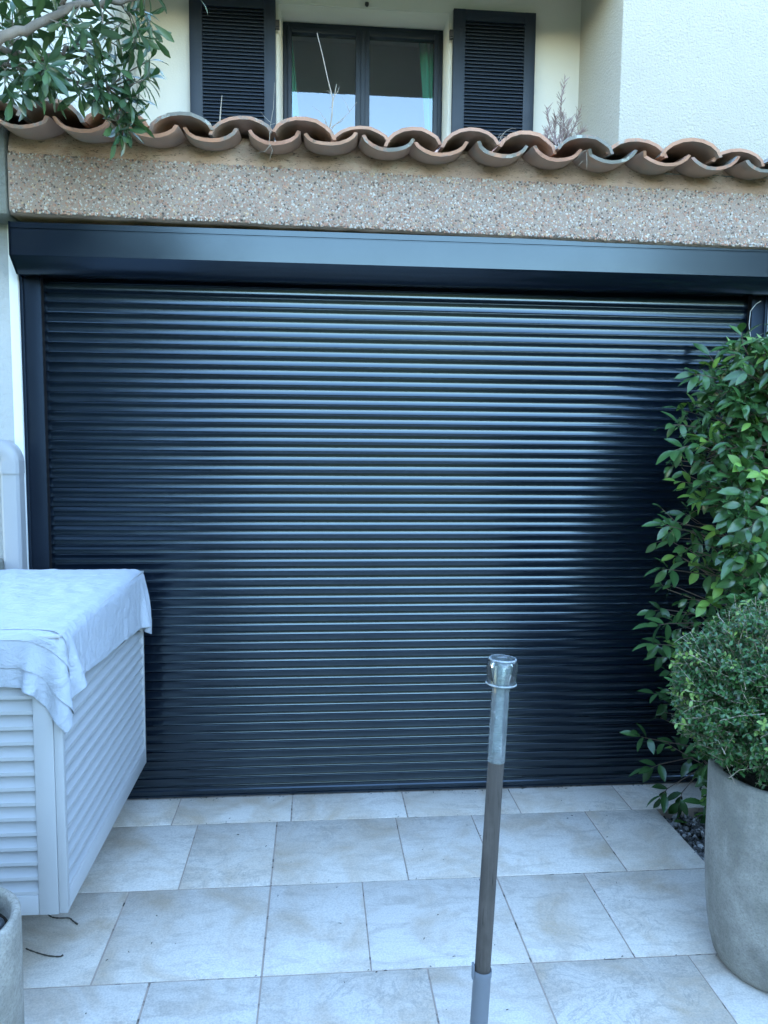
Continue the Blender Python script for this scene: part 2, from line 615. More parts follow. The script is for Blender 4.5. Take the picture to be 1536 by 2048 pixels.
def box(name, lo, hi, mat, parent=None, bev=0.0, seg=1, kind=None):
    bm = bmesh.new()
    bx(bm, lo, hi, bev, seg)
    return bm_obj(name, bm, mat, parent, 35 if bev else None, kind)


def prism_x(name, prof, x0, x1, mat, parent=None, sm=None, closed=True, nx=1):
    """profile of (y, z) points swept along x"""
    n = len(prof)
    xs = [x0 + (x1 - x0) * i / nx for i in range(nx + 1)]
    V = [(x, p[0], p[1]) for x in xs for p in prof]
    F = []
    for k in range(nx):
        for i in range(n if closed else n - 1):
            j = (i + 1) % n
            F.append((k * n + i, (k + 1) * n + i, (k + 1) * n + j, k * n + j))
    if closed:
        F.append(tuple(range(n)))
        F.append(tuple(reversed(range(nx * n, nx * n + n))))
    o = mesh(name, V, F, mat, parent)
    bm = bmesh.new()
    bm.from_mesh(o.data)
    bmesh.ops.recalc_face_normals(bm, faces=bm.faces)
    bm.to_mesh(o.data)
    bm.free()
    if sm: smooth(o.data, sm)
    return o


def tube_geo(pts, rad, n=8, cap=True):
    V, F = [], []
    pts = [Vector(p) for p in pts]
    up = None
    for i, p in enumerate(pts):
        d = (pts[min(i + 1, len(pts) - 1)] - pts[max(i - 1, 0)]).normalized()
        if up is None:
            up = d.orthogonal().normalized()
        up = (up - d * up.dot(d)).normalized()
        s = d.cross(up)
        r = rad[i] if hasattr(rad, '__len__') else rad
        for k in range(n):
            a = 2 * math.pi * k / n
            V.append(p + (up * math.cos(a) + s * math.sin(a)) * r)
    for i in range(len(pts) - 1):
        for k in range(n):
            F.append((i * n + k, i * n + (k + 1) % n, (i + 1) * n + (k + 1) % n, (i + 1) * n + k))
    if cap:
        F.append(tuple(reversed(range(n))))
        F.append(tuple(range((len(pts) - 1) * n, len(pts) * n)))
    return V, F


class Geo:
    def __init__(self):
        self.V, self.F = [], []

    def add(self, vf):
        k = len(self.V)
        self.V += list(vf[0])
        self.F += [tuple(i + k for i in f) for f in vf[1]]


def lathe(name, prof, mat, parent, center=(0, 0, 0), n=48, sm=40, mtx=None):
    """closed profile of (r, z); r = 0 allowed at the ends"""
    V, F = [], []
    c = Vector(center)
    rows = []
    for r, z in prof:
        if r < 1e-6:
            rows.append([len(V)])
            V.append(Vector((0, 0, z)))
        else:
            rows.append(list(range(len(V), len(V) + n)))
            for k in range(n):
                a = 2 * math.pi * k / n
                V.append(Vector((r * math.cos(a), r * math.sin(a), z)))
    for a, b in zip(rows, rows[1:]):
        for k in range(n):
            k2 = (k + 1) % n
            if len(a) == 1 and len(b) == 1: continue
            if len(a) == 1: F.append((a[0], b[k], b[k2])) if False else F.append((a[0], b[k2], b[k]))
            elif len(b) == 1: F.append((a[k], a[k2], b[0]))
            else: F.append((a[k], a[k2], b[k2], b[k]))
    if mtx is not None:
        V = [mtx @ v for v in V]
    V = [v + c for v in V]
    return mesh(name, V, F, mat, parent, sm)


def wire_pts(p0, p1, n, amp, seed):
    r = random.Random(seed)
    p0, p1 = Vector(p0), Vector(p1)
    out = []
    for i in range(n + 1):
        t = i / n
        w = math.sin(math.pi * t) if i not in (0, n) else 0
        out.append(p0.lerp(p1, t) + Vector((r.uniform(-1, 1), r.uniform(-1, 1), r.uniform(-1, 1))) * amp * w)
    return out


def project(p):
    v = Vector(p) - CAM
    x, y, z = rt.dot(v), dn.dot(v), fw.dot(v)
    if z < 0.05: return None
    return 768 + 1545 * x / z, 1024 + 1545 * y / z, z


# ================================================================== SETTING
ground = mesh('ground', [(-400, -400, -0.09), (400, -400, -0.09), (400, 400, -0.09), (-400, 400, -0.09)], [(0, 1, 2, 3)], 'ground')
tag(ground, kind='structure')

# terrace: grout bed with every tile a piece of its own, 43.7 cm courses alternating 30.7 / 46.5 cm tiles
GRX, GRY0, GRY1 = 1.392, -0.612, -0.232      # the cut-out for the gravel bed
bmT = bmesh.new()
bx(bmT, (-1.19, -4.19, -0.085), (2.6, -0.615, -0.0020))
bx(bmT, (-1.19, -0.615, -0.085), (GRX - 0.001, 0.03, -0.0021))
bx(bmT, (GRX - 0.001, -0.228, -0.085), (2.6, 0.03, -0.0022))
terrace = bm_obj('terrace', bmT, 'grout')
tag(terrace, kind='structure')
ROWS = [-0.229, -0.666, -1.108, -1.547]
while ROWS[-1] > -4.1:
    ROWS.append(ROWS[-1] - 0.437)
tile_cache = {}


def tile_mesh(w, d):
    k = (round(w, 3), round(d, 3))
    if k not in tile_cache:
        bm = bmesh.new()
        bx(bm, (-w / 2, -d / 2, -0.012), (w / 2, d / 2, 0.0), 0.0016, 2)
        me = bpy.data.meshes.new('tile')
        bm.to_mesh(me)
        bm.free()
        mats_of(me, 'floor_tile')
        smooth(me, 40)
        tile_cache[k] = me
    return tile_cache[k]


G = 0.0052


def put_tile(x0, x1, y0, y1):
    if x1 - x0 < 0.03 or y1 - y0 < 0.03: return
    me = tile_mesh(x1 - x0 - G, y1 - y0 - G)
    link('tile', me, terrace, ((x0 + x1) / 2 + random.uniform(-.0006, .0006), (y0 + y1) / 2, random.uniform(-0.0007, 0.0007)), (random.uniform(-.0012, .0012), random.uniform(-.0012, .0012), random.uniform(-.0012, .0012)))


def course(y0, y1, joints):
    for a, b in zip(joints, joints[1:]):
        a, b = max(a, -1.185), min(b, 2.59)
        if b - a < 0.03: continue
        if y1 > GRY0 and y0 < GRY1 and b > GRX:
            if a < GRX - 0.03: put_tile(a, GRX, y0, y1)
            if y0 < GRY0 - 0.03: put_tile(max(a, GRX) if a >= GRX - 0.03 else GRX, b, y0, GRY0)
            continue
        put_tile(a, b, y0, y1)


course(-0.229, -0.004, [-1.48 + 0.4615 * i for i in range(10)])
for i, (ya, yb) in enumerate(zip(ROWS, ROWS[1:])):
    j = []
    for k in range(-3, 5):
        j += [-0.15 + 0.772 * k, (0.317 if i % 2 == 0 else 0.158) + 0.772 * k]
    course(yb, ya, j)

# gravel bed
gv, gf, gc = [], [], []
ICO = bmesh.new()
bmesh.ops.create_icosphere(ICO, subdivisions=1, radius=1.0)
ico_v = np.array([v.co[:] for v in ICO.verts])
ico_f = [tuple(v.index for v in f.verts) for f in ICO.faces]
ICO.free()


def stones(n, place, size, colfn, seed, flat=(0.5, 0.9)):
    r = np.random.default_rng(seed)
    V, F, C = [], [], []
    for i in range(n):
        s = size(r)
        v = ico_v * (1 + r.uniform(-.18, .18, (12, 1))) * np.array([s, s * r.uniform(.6, 1), s * r.uniform(*flat)])
        q = Quaternion(r.normal(size=4).tolist()).normalized().to_matrix() if flat[1] > .85 else Matrix.Rotation(r.uniform(0, 6.28), 3, 'Z')
        v = v @ np.array(q).T
        p = place(r)
        k = len(V) * 12
        V.append(v + np.array(p))
        F += [tuple(x + k for x in f) for f in ico_f]
        C.append(colfn(r))
    return np.concatenate(V), F, C


def stones_obj(name, n, place, size, colfn, seed, mat, parent=None, flat=(0.5, 0.9), kind='stuff'):
    V, F, C = stones(n, place, size, colfn, seed, flat)
    o = mesh(name, [tuple(v) for v in V], F, mat, parent, kind=kind)
    ca = o.data.color_attributes.new('tint', 'FLOAT_COLOR', 'POINT')
    arr = np.repeat(np.array([(*c, 1.0) for c in C], dtype=np.float32), 12, axis=0)
    ca.data.foreach_set('color', arr.ravel())
    return o


def gravel_col(r):
    g = r.choice([0.06, 0.10, 0.2, 0.34, 0.45], p=[.28, .25, .2, .15, .12]) * r.uniform(.8, 1.2)
    return (g * 1.02, g, g * 0.97)


gravel = stones_obj('gravel', 3600, lambda r: (r.uniform(GRX + .008, 2.55), r.uniform(GRY0 + .006, GRY1 - .004), -0.036 + r.uniform(-.008, .012)), lambda r: r.uniform(.006, .013), gravel_col, 5, 'gravel')
tag(gravel, 'small grey and white gravel in the bed beside the concrete planter', 'gravel')

# ================================================================== HOUSE
house = thing('house', 'cream and white rendered house with dark shutters above the garage', 'house', (0, 2.26, 0))
WY = 2.26
# window wall with the opening left free
OX0, OX1, OZ0, OZ1 = -0.252, 0.886, 3.16, 4.338
bm = bmesh.new()
for lo, hi in (((-1.175, WY, 0), (OX0, WY + .28, 4.66)), ((OX1, WY, 0), (1.80, WY + .28, 4.66)), ((OX0 - .0005, WY + .0006, OZ1), (OX1 + .0005, WY + .28, 4.659)), ((OX0 - .0005, WY + .0006, 0), (OX1 + .0005, WY + .28, OZ0))):
    bx(bm, lo, hi)
wall = bm_obj('wall', bm, 'cream_render', house)
# splayed plaster reveal
fz1, fx0, fx1, FY = 4.306, -0.228, 0.870, 2.395
V = [(OX0 - .012, WY - .002, 3.0), (OX0 - .012, WY - .002, OZ1 + .012), (OX1 + .012, WY - .002, OZ1 + .012), (OX1 + .012, WY - .002, 3.0)]
V2 = [(OX0 + .004, WY + .010, 3.0), (OX0 + .004, WY + .010, OZ1 - .004), (OX1 - .004, WY + .010, OZ1 - .004), (OX1 - .004, WY + .010, 3.0)]
V3 = [(fx0 - .001, FY + .02, 3.0), (fx0 - .001, FY + .02, fz1 + .001), (fx1 + .001, FY + .02, fz1 + .001), (fx1 + .001, FY + .02, 3.0)]
VV = V + V2 + V3
FF = []
for k in (0, 4):
    for i in range(3):
        FF.append((k + i, k + 4 + i, k + 5 + i, k + 1 + i))
mesh('window_reveal', VV, FF, 'cream_render', house, 60)
# right wing (taller, in front), left wing
bm = bmesh.new()
bx(bm, (1.79, 1.5, 0), (6.0, 9, 6.9), .012, 2)
bm_obj('side_wall', bm, 'white_render', house, 40)
bm = bmesh.new()
bx(bm, (-6.0, 1.52, 0), (-1.152, 9, 6.9), .012, 2)
w2 = bm_obj('side_wall', bm, 'mottled_render', house, 40)
w2['label'] = 'weathered mottled side wall behind the tree'
# rear body, ridge and roofs (keep the yard in shade)
box('back_wall', (-1.14, 8.7, 0), (1.78, 9, 4.6), 'cream_render', house)
EZ, EY = 4.285, 1.40
sl = 0.30
prism_x('roof', [(EY + .02, EZ + .03), (EY + .02, EZ), (WY, EZ + sl * (WY - EY)), (6.5, EZ + sl * (6.5 - EY) - .0), (6.5, EZ + sl * (6.5 - EY) + .06)], -1.15, 1.785, 'soffit', house)
prism_x('roof', [(6.501, EZ + sl * (6.5 - EY) + .055), (6.501, EZ + sl * (6.5 - EY)), (9.2, EZ + sl * 2.6), (9.2, EZ + sl * 2.6 + .05)], -1.15, 1.785, 'soffit', house)
for x0, x1 in ((-6.2, -1.10), (1.75, 6.2)):
    prism_x('roof', [(1.15, 6.95), (1.15, 6.90), (5.2, 8.0), (9.3, 6.9), (9.3, 6.95), (5.2, 8.06)], x0, x1, 'tile_weathered', house)


def arc_tile(L, hw0, hw1, rise, th, n=7, up=True):
    """half-round clay tile along +y: hw0 at the near end, hw1 at the far end"""
    me = bpy.data.meshes.new('roof_tile')
    V, F, MI = [], [], []

    def ring(y, hw, off):
        out = []
        for i in range(n + 1):
            a = math.pi * (0.06 + 0.88 * i / n)
            x = -(hw - off) * math.cos(a)
            z = (rise * hw / hw0 - off) * math.sin(a)
            out.append((x, y, z if up else -z))
        return out
    rc = random.Random(int(rise * 1e5))
    jag = [rc.uniform(-.002, .004) + (rc.random() < .18) * rc.uniform(0, .012) for _ in range(n + 1)]
    rings = [ring(0, hw0, 0), ring(L, hw1, 0), ring(0, hw0, th), ring(L, hw1, th)]
    rings[0] = [(x, y + jag[i] + .002, z) for i, (x, y, z) in enumerate(rings[0])]
    rings[2] = [(x, y + jag[i], z) for i, (x, y, z) in enumerate(rings[2])]
    for rg in rings: V += rg
    m = n + 1
    for i in range(n):
        F.append((i, i + 1, m + i + 1, m + i)); MI.append(0)                    # convex face
        F.append((2 * m + i, 3 * m + i, 3 * m + i + 1, 2 * m + i + 1)); MI.append(1)   # hollow face
        F.append((i, 2 * m + i, 2 * m + i + 1, i + 1)); MI.append(2)            # near end
        F.append((m + i, m + i + 1, 3 * m + i + 1, 3 * m + i)); MI.append(2)
    for i in (0, n):
        F.append((i, m + i, 3 * m + i, 2 * m + i)); MI.append(2)
    me.from_pydata(V, [], F)
    bm = bmesh.new(); bm.from_mesh(me)
    bmesh.ops.recalc_face_normals(bm, faces=bm.faces)
    bm.to_mesh(me); bm.free()
    # convex side of a cover faces the weather; of a pan it is the underside
    mats_of(me, ['tile_weathered', 'tile_under', 'tile_fresh'] if up else ['tile_under', 'tile_weathered', 'tile_fresh'])
    me.polygons.foreach_set('material_index', MI)
    smooth(me, 40)
    return me


COVER = [arc_tile(0.43, 0.113, 0.094, r_, 0.0120, 8, True) for r_ in (0.072, 0.067, 0.077, 0.0705, 0.0745)]
PAN = [arc_tile(0.43, 0.098, 0.110, r_, 0.0120, 8, False) for r_ in (0.060, 0.056, 0.0585, 0.0575)]
# eave of the window roof: its edge shows in the window's reflection
for i in range(14):
    x = -1.06 + i * 0.212
    link('roof_tile', PAN[i % 2], house, Vector((x, EY - .05, EZ + .085)) - OFF['house'], (math.atan(sl), 0, 0))
    if i < 13:
        link('roof_tile', COVER[i % 3], house, Vector((x + .106, EY - .04, EZ + .09)) - OFF['house'], (math.atan(sl), 0, 0))

# window: frame, two sashes each with its pane, sill
win = thing('window', None, None, (0.321, FY, 3.2))
win.parent = house
win.location = Vector((0.321, FY, 3.2)) - OFF['house']


def frame_geo(bm, x0, x1, z0, z1, y0, y1, w, wb=None, bev=.004):
    wb = wb or w
    bx(bm, (x0, y0, z0), (x0 + w, y1, z1), bev, 2)
    bx(bm, (x1 - w, y0, z0), (x1, y1, z1), bev, 2)
    bx(bm, (x0 + w - .001, y0 + .0007, z1 - w), (x1 - w + .001, y1 - .0007, z1 - .0007), bev, 2)
    bx(bm, (x0 + w - .001, y0 + .0007, z0 + .0007), (x1 - w + .001, y1 - .0007, z0 + wb), bev, 2)


bm = bmesh.new()
frame_geo(bm, fx0, fx1, 3.2, fz1, FY + .02, FY + .08, .034)
bm_obj('frame', bm, 'window_lacquer', win, 40)
for (a, b, ga, gb) in ((-.197, .3155, -.168, .267), (.3175, .839, .363, .808)):
    bm = bmesh.new()
    z0, z1, y0, y1 = 3.235, 4.268, FY, FY + .06
    bx(bm, (a, y0, z0), (ga, y1, z1), .004, 2)
    bx(bm, (gb, y0, z0), (b, y1, z1), .004, 2)
    bx(bm, (ga - .001, y0 + .0007, 4.232), (gb + .001, y1 - .0007, z1 - .0007), .003, 2)
    bx(bm, (ga - .001, y0 + .0007, z0 + .0007), (gb + .001, y1 - .0007, 3.30), .003, 2)
    bm_obj('sash', bm, 'window_lacquer', win, 40)
    mesh('pane', [(ga - .006, FY + .03, 3.295), (gb + .006, FY + .03, 3.295), (gb + .006, FY + .031, 4.237), (ga - .006, FY + .031, 4.237)], [(0, 1, 2, 3)], 'pane', win)
box('mullion_cover', (.300, FY - .008, 3.24), (.333, FY - .0004, 4.262), 'window_lacquer', win, .004, 2)
box('sill', (-.26, 2.2, 3.155), (.895, 2.44, 3.198), 'sill_stone', win, .005, 2)

# room behind the window
bm = bmesh.new()
bx(bm, (-1.1, 2.56, 2.6), (1.7, 3.9, 4.9))
room = bm_obj('room', bm, 'room', house)
bmr = bmesh.new(); bmr.from_mesh(room.data)
bmesh.ops.delete(bmr, geom=[f for f in bmr.faces if f.normal.y < -.9], context='FACES_ONLY')
bmesh.ops.reverse_faces(bmr, faces=bmr.faces[:])
bmr.to_mesh(room.data); bmr.free()


# louvred window shutters
def window_shutter(x0, x1, hinge_x, z0=3.06, z1=4.347):
    y0, y1 = WY - .052, WY - .014
    t = thing('window_shutter', None, None, ((x0 + x1) / 2, WY, z0))
    t.parent = house
    t.location = Vector(((x0 + x1) / 2, WY, z0)) - OFF['house']
    bm = bmesh.new()
    px0, px1, pz0, pz1 = x0 + .082, x1 - .076, z0 + .09, z1 - .072
    bx(bm, (x0, y0, z0), (px0, y1, z1), .003, 2)
    bx(bm, (px1, y0, z0), (x1, y1, z1), .003, 2)
    bx(bm, (px0 - .001, y0 + .0008, pz1), (px1 + .001, y1 - .0008, z1 - .0008), .003, 2)
    bx(bm, (px0 - .001, y0 + .0008, z0 + .0008), (px1 + .001, y1 - .0008, pz0), .003, 2)
    bm_obj('frame', bm, 'window_lacquer', t, 40)
    box('backing', (px0, y1 - .006, pz0), (px1, y1 - .002, pz1), 'black', t)
    p = 0.0225
    n = int((pz1 - pz0) / p)
    prof = [(0, 0), (-.004, .001), (-.004, .005), (.0145, .0255), (.0185, .0255), (.0185, .0215)]
    V = [(x, q[0], q[1]) for x in (0, px1 - px0) for q in prof]
    k = len(prof)
    F = [(i, (i + 1) % k, k + (i + 1) % k, k + i) for i in range(k)] + [tuple(reversed(range(k))), tuple(range(k, 2 * k))]
    me = bpy.data.meshes.new('slat')
    me.from_pydata(V, [], F)
    bmm = bmesh.new(); bmm.from_mesh(me); bmesh.ops.recalc_face_normals(bmm, faces=bmm.faces); bmm.to_mesh(me); bmm.free()
    mats_of(me, 'window_lacquer')
    for i in range(n):
        link('slat', me, t, Vector((px0, y0 + .008, pz0 + i * p)) - OFF[t.name])
    s = 1 if hinge_x > (x0 + x1) / 2 else -1
    for z in (4.155, 3.3):
        bm = bmesh.new()
        ha, hb = (hinge_x - .002, hinge_x + .026) if s > 0 else (hinge_x - .026, hinge_x + .002)
        bx(bm, (ha, y0 - .004, z), (hb, y0 + .02, z + .055), .003, 2)
        bx(bm, (ha + .004, y0 - .014, z + .008), (hb - .004, y0 - .004, z + .03), .002, 1)
        bm_obj('hinge', bm, 'black', t, 40)
    return t


window_shutter(-0.822, -0.268, -0.268)
window_shutter(0.907, 1.466, 0.907)

# small black hook above the window
bm = bmesh.new()
bx(bm, (.318, WY - .022, 4.352), (.344, WY + .003, 4.372), .006, 2)
bx(bm, (.325, WY - .030, 4.340), (.337, WY - .012, 4.356), .004, 2)
bm_obj('hook', bm, 'black', house, 40)


# curtains (hang inside the room)
def curtain(name, label, xa0, xa1, xb0, xb1, ph):
    V, F = [], []
    n, mz = 36, 14
    for k in range(mz + 1):
        t = k / mz
        z = 4.42 - t * 1.3
        x0 = xa0 + (xb0 - xa0) * t; x1 = xa1 + (xb1 - xa1) * t
        for i in range(n + 1):
            u = i / n
            V.append((x0 + (x1 - x0) * u + .006 * math.sin(u * 9 + t * 2), 2.575 + (.022 + .01 * t) * math.sin(u * 22 + ph + t * 1.5), z))
    for k in range(mz):
        for i in range(n):
            a = k * (n + 1) + i
            F.append((a, a + 1, a + n + 2, a + n + 1))
    o = mesh(name, V, F, 'curtain', None, 60)
    so = o.modifiers.new('thickness', 'SOLIDIFY'); so.thickness = .002
    return tag(o, label, 'curtain', 'green curtains behind the window')


curtain('curtain', 'narrow green curtain behind the left window pane', -.30, -.185, -.30, -.06, .4)
curtain('curtain', 'folded green curtain behind the right window pane', .715, .98, .82, 1.0, 1.1)

# ================================================================== GARAGE FRONT
garage = thing('garage', 'garage front with pebbledash lintel under terracotta eave tiles', 'garage', (0.35, 0, 0))
LY = -0.18


def lin(x, zl, zr):          # the lintel runs a little out of level
    return zl + (zr - zl) * (x + 1.1) / 2.85


xs = [-1.1 + 3.7 * i / 60 for i in range(61)]
V, F = [], []
rr = random.Random(3)
for i, x in enumerate(xs):
    zb, zt = lin(x, 2.292, 2.2555), lin(x, 2.507, 2.463)
    w = .0015
    ring = [(x, LY + .016 + rr.uniform(-w, w), zb + rr.uniform(-w, w)), (x, LY + .004, zb + .010 + rr.uniform(-w, w)), (x, LY, zb + .02), (x, LY, zt - .012), (x, LY + .006, zt - .003), (x, LY + .02, zt + rr.uniform(-w, w)), (x, .16, zt), (x, .16, zb + .004)]
    V += ring
n = 8
for i in range(60):
    for k in range(n):
        F.append((i * n + k, i * n + (k + 1) % n, (i + 1) * n + (k + 1) % n, (i + 1) * n + k))
F += [tuple(range(n)), tuple(reversed(range(60 * n, 61 * n)))]
lintel = mesh('lintel', V, F, 'lintel', garage, 50)
bm = bmesh.new(); bm.from_mesh(lintel.data); bmesh.ops.recalc_face_normals(bm, faces=bm.faces); bm.to_mesh(lintel.data); bm.free()
PEB = [((.46, .38, .31), 4), ((.58, .52, .46), 4), ((.46, .27, .20), 6), ((.50, .27, .18), 4), ((.60, .52, .44), 3), ((.19, .14, .115), 4), ((.40, .34, .31), 2), ((.56, .40, .25), 2), ((.13, .105, .09), 1)]
PEBP = np.array([w for c, w in PEB], float); PEBP /= PEBP.sum()


def peb_col(r):
    c = np.array(PEB[r.choice(len(PEB), p=PEBP)][0]) * r.uniform(.8, 1.2)
    return tuple(c)


def peb_place(r):
    x = r.uniform(-1.095, 2.55)
    zb, zt = lin(x, 2.292, 2.2555) + .006, lin(x, 2.507, 2.463) - .004
    return (x, LY + .0005 + r.uniform(0, .002), r.uniform(zb, zt))


V, F, C = stones(34000, peb_place, lambda r: r.uniform(.0027, .0060), peb_col, 9, (.3, .6))
# lay the stones flat against the face: swap the thin axis (z) with y
Vn = V.reshape(-1, 12, 3)
cen = Vn.mean(axis=1, keepdims=True)
d = Vn - cen
d = d[:, :, [0, 2, 1]]
V = (cen + d).reshape(-1, 3)
peb = mesh('pebbles', [tuple(v) for v in V], F, 'pebble', lintel, kind='stuff')
ca = peb.data.color_attributes.new('tint', 'FLOAT_COLOR', 'POINT')
ca.data.foreach_set('color', np.repeat(np.array([(*c, 1.0) for c in C], dtype=np.float32), 12, axis=0).ravel())

# mortar between lintel and eave tiles
PANX = [-1.217, -1.008, -.806, -.573, -.369, -.15, .048, .258, .449, .672, .876, 1.078, 1.285, 1.479, 1.69, 1.90, 2.11, 2.32]
ZT_L, ZT_R = 2.598, 2.558      # height of the tile seat line at either end (x -1.1 and 1.75)
V, F = [], []
nx, nz = 260, 12
for i in range(nx + 1):
    x = -1.1 + 3.6 * i / nx
    z0 = lin(x, 2.507, 2.463) - .004
    z1 = lin(x, ZT_L, ZT_R) + .02
    for k in range(nz + 1):
        t = k / nz
        z = z0 + (z1 - z0) * t
        y = LY + .012 + .05 * t ** 1.6
        y += .006 * (noise.noise((x * 9, z * 9, 1.3))) + .003 * noise.noise((x * 40, z * 40, 4.0))
        if k == 0: z += .003 * noise.noise((x * 14, 0, 7.7))
        V.append((x, y - (.004 if k else 0), z))
for i in range(nx):
    for k in range(nz):
        a = i * (nz + 1) + k
        F.append((a, a + nz + 1, a + nz + 2, a + 1))
mesh('mortar_band', V, F, 'mortar', garage, 80)

# piers, and the mossy end block left of the lintel
box('pier', (-1.95, -.045, 0), (-1.128, 2.3, 2.29), 'grey_render', garage, .006, 2)
box('pier_edge', (-1.160, -.0475, 0), (-1.1265, .2, 2.2905), 'white_paint', garage, .004, 2)
box('end_block', (-1.95, -.186, 2.287), (-1.106, 2.3, 2.66), 'moss_concrete', garage, .012, 2)
box('pier', (1.872, -.05, 0), (2.75, 2.3, 2.24), 'white_paint', garage, .006, 2)
box('back_panel', (-1.12, .4, 0), (1.88, .45, 2.5), 'dark_void', garage)
box('garage_floor', (-1.12, .035, -.08), (1.88, .4, -.006), 'dark_void', garage)
# roof deck under the tiles
RS = 0.12
prism_x('roof_deck', [(LY + .03, 2.535), (WY, 2.535 + RS * (WY - LY)), (WY, 2.50 + RS * (WY - LY)), (LY + .03, 2.50)], -1.95, 2.75, 'moss_concrete', garage)
# tiles: eave row first, then the courses up to the window wall
EAVE = -0.295
rr = random.Random(21)
PX = [-1.217 - .21 * i for i in (3, 2, 1)] + PANX
for row in range(7):
    y = EAVE + row * .36
    for i, x in enumerate(PX):
        jx = rr.uniform(-.008, .008)
        zs = lin(x, ZT_L, ZT_R) + RS * (y - EAVE) + row * .004
        o = link('roof_tile', PAN[rr.randrange(4)], garage, Vector((x + jx * .3, y + rr.uniform(-.012, .012), zs)) - OFF['garage'], (math.atan(RS) + rr.uniform(-.012, .012), rr.uniform(-.06, .06), rr.uniform(-.03, .03)), (rr.uniform(.95, 1.04), 1, rr.uniform(.88, 1.08)))
        if i < len(PX) - 1:
            xm = (x + PX[i + 1]) / 2 + jx
            o = link('roof_tile', COVER[rr.randrange(5)], garage, Vector((xm, y + .012 + rr.uniform(-.018, .02), zs - .034 + rr.uniform(-.004, .006))) - OFF['garage'], (math.atan(RS) + rr.uniform(-.02, .03), rr.uniform(-.10, .10), rr.uniform(-.06, .06)), (rr.uniform(.94, 1.07), 1, rr.uniform(.86, 1.14)))

# ================================================================== ROLLER SHUTTER
shut = thing('roller_shutter', 'large closed anthracite roller shutter filling the garage opening', 'roller shutter', (0.375, 0, 0))
SX0, SX1 = -1.072, 1.822
P = 0.03778
prof = []
# joint recess, rounded nose, concave blade, rounded drip edge
prof += [(.0070, P + .001), (.0070, P - .0022), (.0036, P - .0024), (.0014, P - .0026), (.0002, P - .0032), (-.0004, P - .0041), (-.0001, P - .0050), (.0010, P - .0056), (.0022, P - .0060)]
NA = 16
z = P - .0062
yv = 0.0023
zz0, zz1 = P - .0062, .0016
th0, th1 = R(-13), R(17)
pts = [(yv, zz0)]
for i in range(NA):
    t = (i + .5) / NA
    th = th0 + (th1 - th0) * t
    dz = (zz1 - zz0) / NA
    yv += math.tan(th) * dz      # dz < 0: facing down moves inward, facing up moves outward
    pts.append((yv, zz0 + dz * (i + 1)))
prof += pts
yl = prof[-1][0]
prof += [(yl - .0003, .0008), (yl + .0002, .0001), (yl + .0014, -.0003), (.0062, -.0002)]
BOT = .047
nrow = int(round((2.13 - BOT) / P))
slat_meshes = []
for vmesh in range(4):
    nx_ = 24
    k = len(prof)
    V = []
    rv = random.Random(50 + vmesh)
    ph = [rv.uniform(0, 6.28) for _ in range(4)]
    for i in range(nx_ + 1):
        x = SX0 + (SX1 - SX0) * i / nx_
        w = .00035 * math.sin(x * 2.1 + ph[0]) + .0002 * math.sin(x * 5.3 + ph[1])
        ww = .003 * math.sin(x * 1.7 + ph[2]) + .002 * math.sin(x * 4.1 + ph[3])
        for q in prof:
            V.append((x, q[0] + w + ww * (q[1] - P / 2), q[1]))
    F = []
    for i in range(nx_):
        for j in range(k - 1):
            F.append((i * k + j, i * k + j + 1, (i + 1) * k + j + 1, (i + 1) * k + j))
    me = bpy.data.meshes.new('slat')
    me.from_pydata([(v[0] - .375, v[1], v[2]) for v in V], [], F)
    mats_of(me, 'shutter')
    smooth(me, 28)
    slat_meshes.append(me)
for i in range(nrow):
    link('slat', slat_meshes[rr.randrange(4)], shut, (0, rr.uniform(-.0004, .0004), BOT + i * P), (rr.uniform(-.006, .006), 0, 0))
# backing so that no light leaks through the joints
box('backing', (SX0, .0085, .002), (SX1, .011, 2.13), 'black', shut)
prism_x('bottom_bar', [(-.004, .003), (-.007, .005), (-.007, .011), (-.002, .013), (-.002, .019), (-.005, .021), (-.005, .030), (.000, .034), (.000, .0445), (.0075, .0455), (.0075, .003)], SX0, SX1, 'shutter', shut, 30)
for s, x0, x1 in ((-1, -1.126, -1.050), (1, 1.800, 1.866)):
    bm = bmesh.new()
    bx(bm, (x0, -.030, 0.0), (x1, -.022, 2.11), .0015, 2)
    xo = x0 if s < 0 else x1
    bx(bm, (xo - .0 if s < 0 else xo - .012, -.036, 0.0), (xo + .012 if s < 0 else xo, -.0305, 2.11), .0015, 2)
    xi = x1 if s < 0 else x0
    box('matte_return', (xi - .004 if s < 0 else xi, -.0216, 0.001), (xi if s < 0 else xi + .004, .0062, 2.109), 'matte_strip', shut)  # added matte black strip, hides the slats mirrored in the rail's inner edge
    bx(bm, (x0 + .0005, -.0215, 0.0), (x0 + .004, .008, 2.11))
    bm_obj('guide_rail', bm, 'guide', shut, 40)
HZ = 2.268
hp = [(-.162, HZ), (-.162, HZ - .020), (-.1585, HZ - .0215), (-.1585, HZ - .0245), (-.162, HZ - .026), (-.162, 2.152), (-.1605, 2.149), (-.1015, 2.0985), (-.098, 2.0965), (-.034, 2.0965), (-.034, 2.112), (-.004, 2.112), (-.004, 2.16), (.04, 2.16), (.04, HZ)]
prism_x('housing', hp, -1.106, 1.94, 'housing', shut, 25)
ep = [(-.166, HZ + .001), (-.166, 2.15), (-.103, 2.095), (-.03, 2.093), (-.03, HZ + .001)]
prism_x('end_cap', ep, -1.111, -1.1065, 'housing', shut)
prism_x('end_cap', ep, 1.9405, 1.945, 'housing', shut)

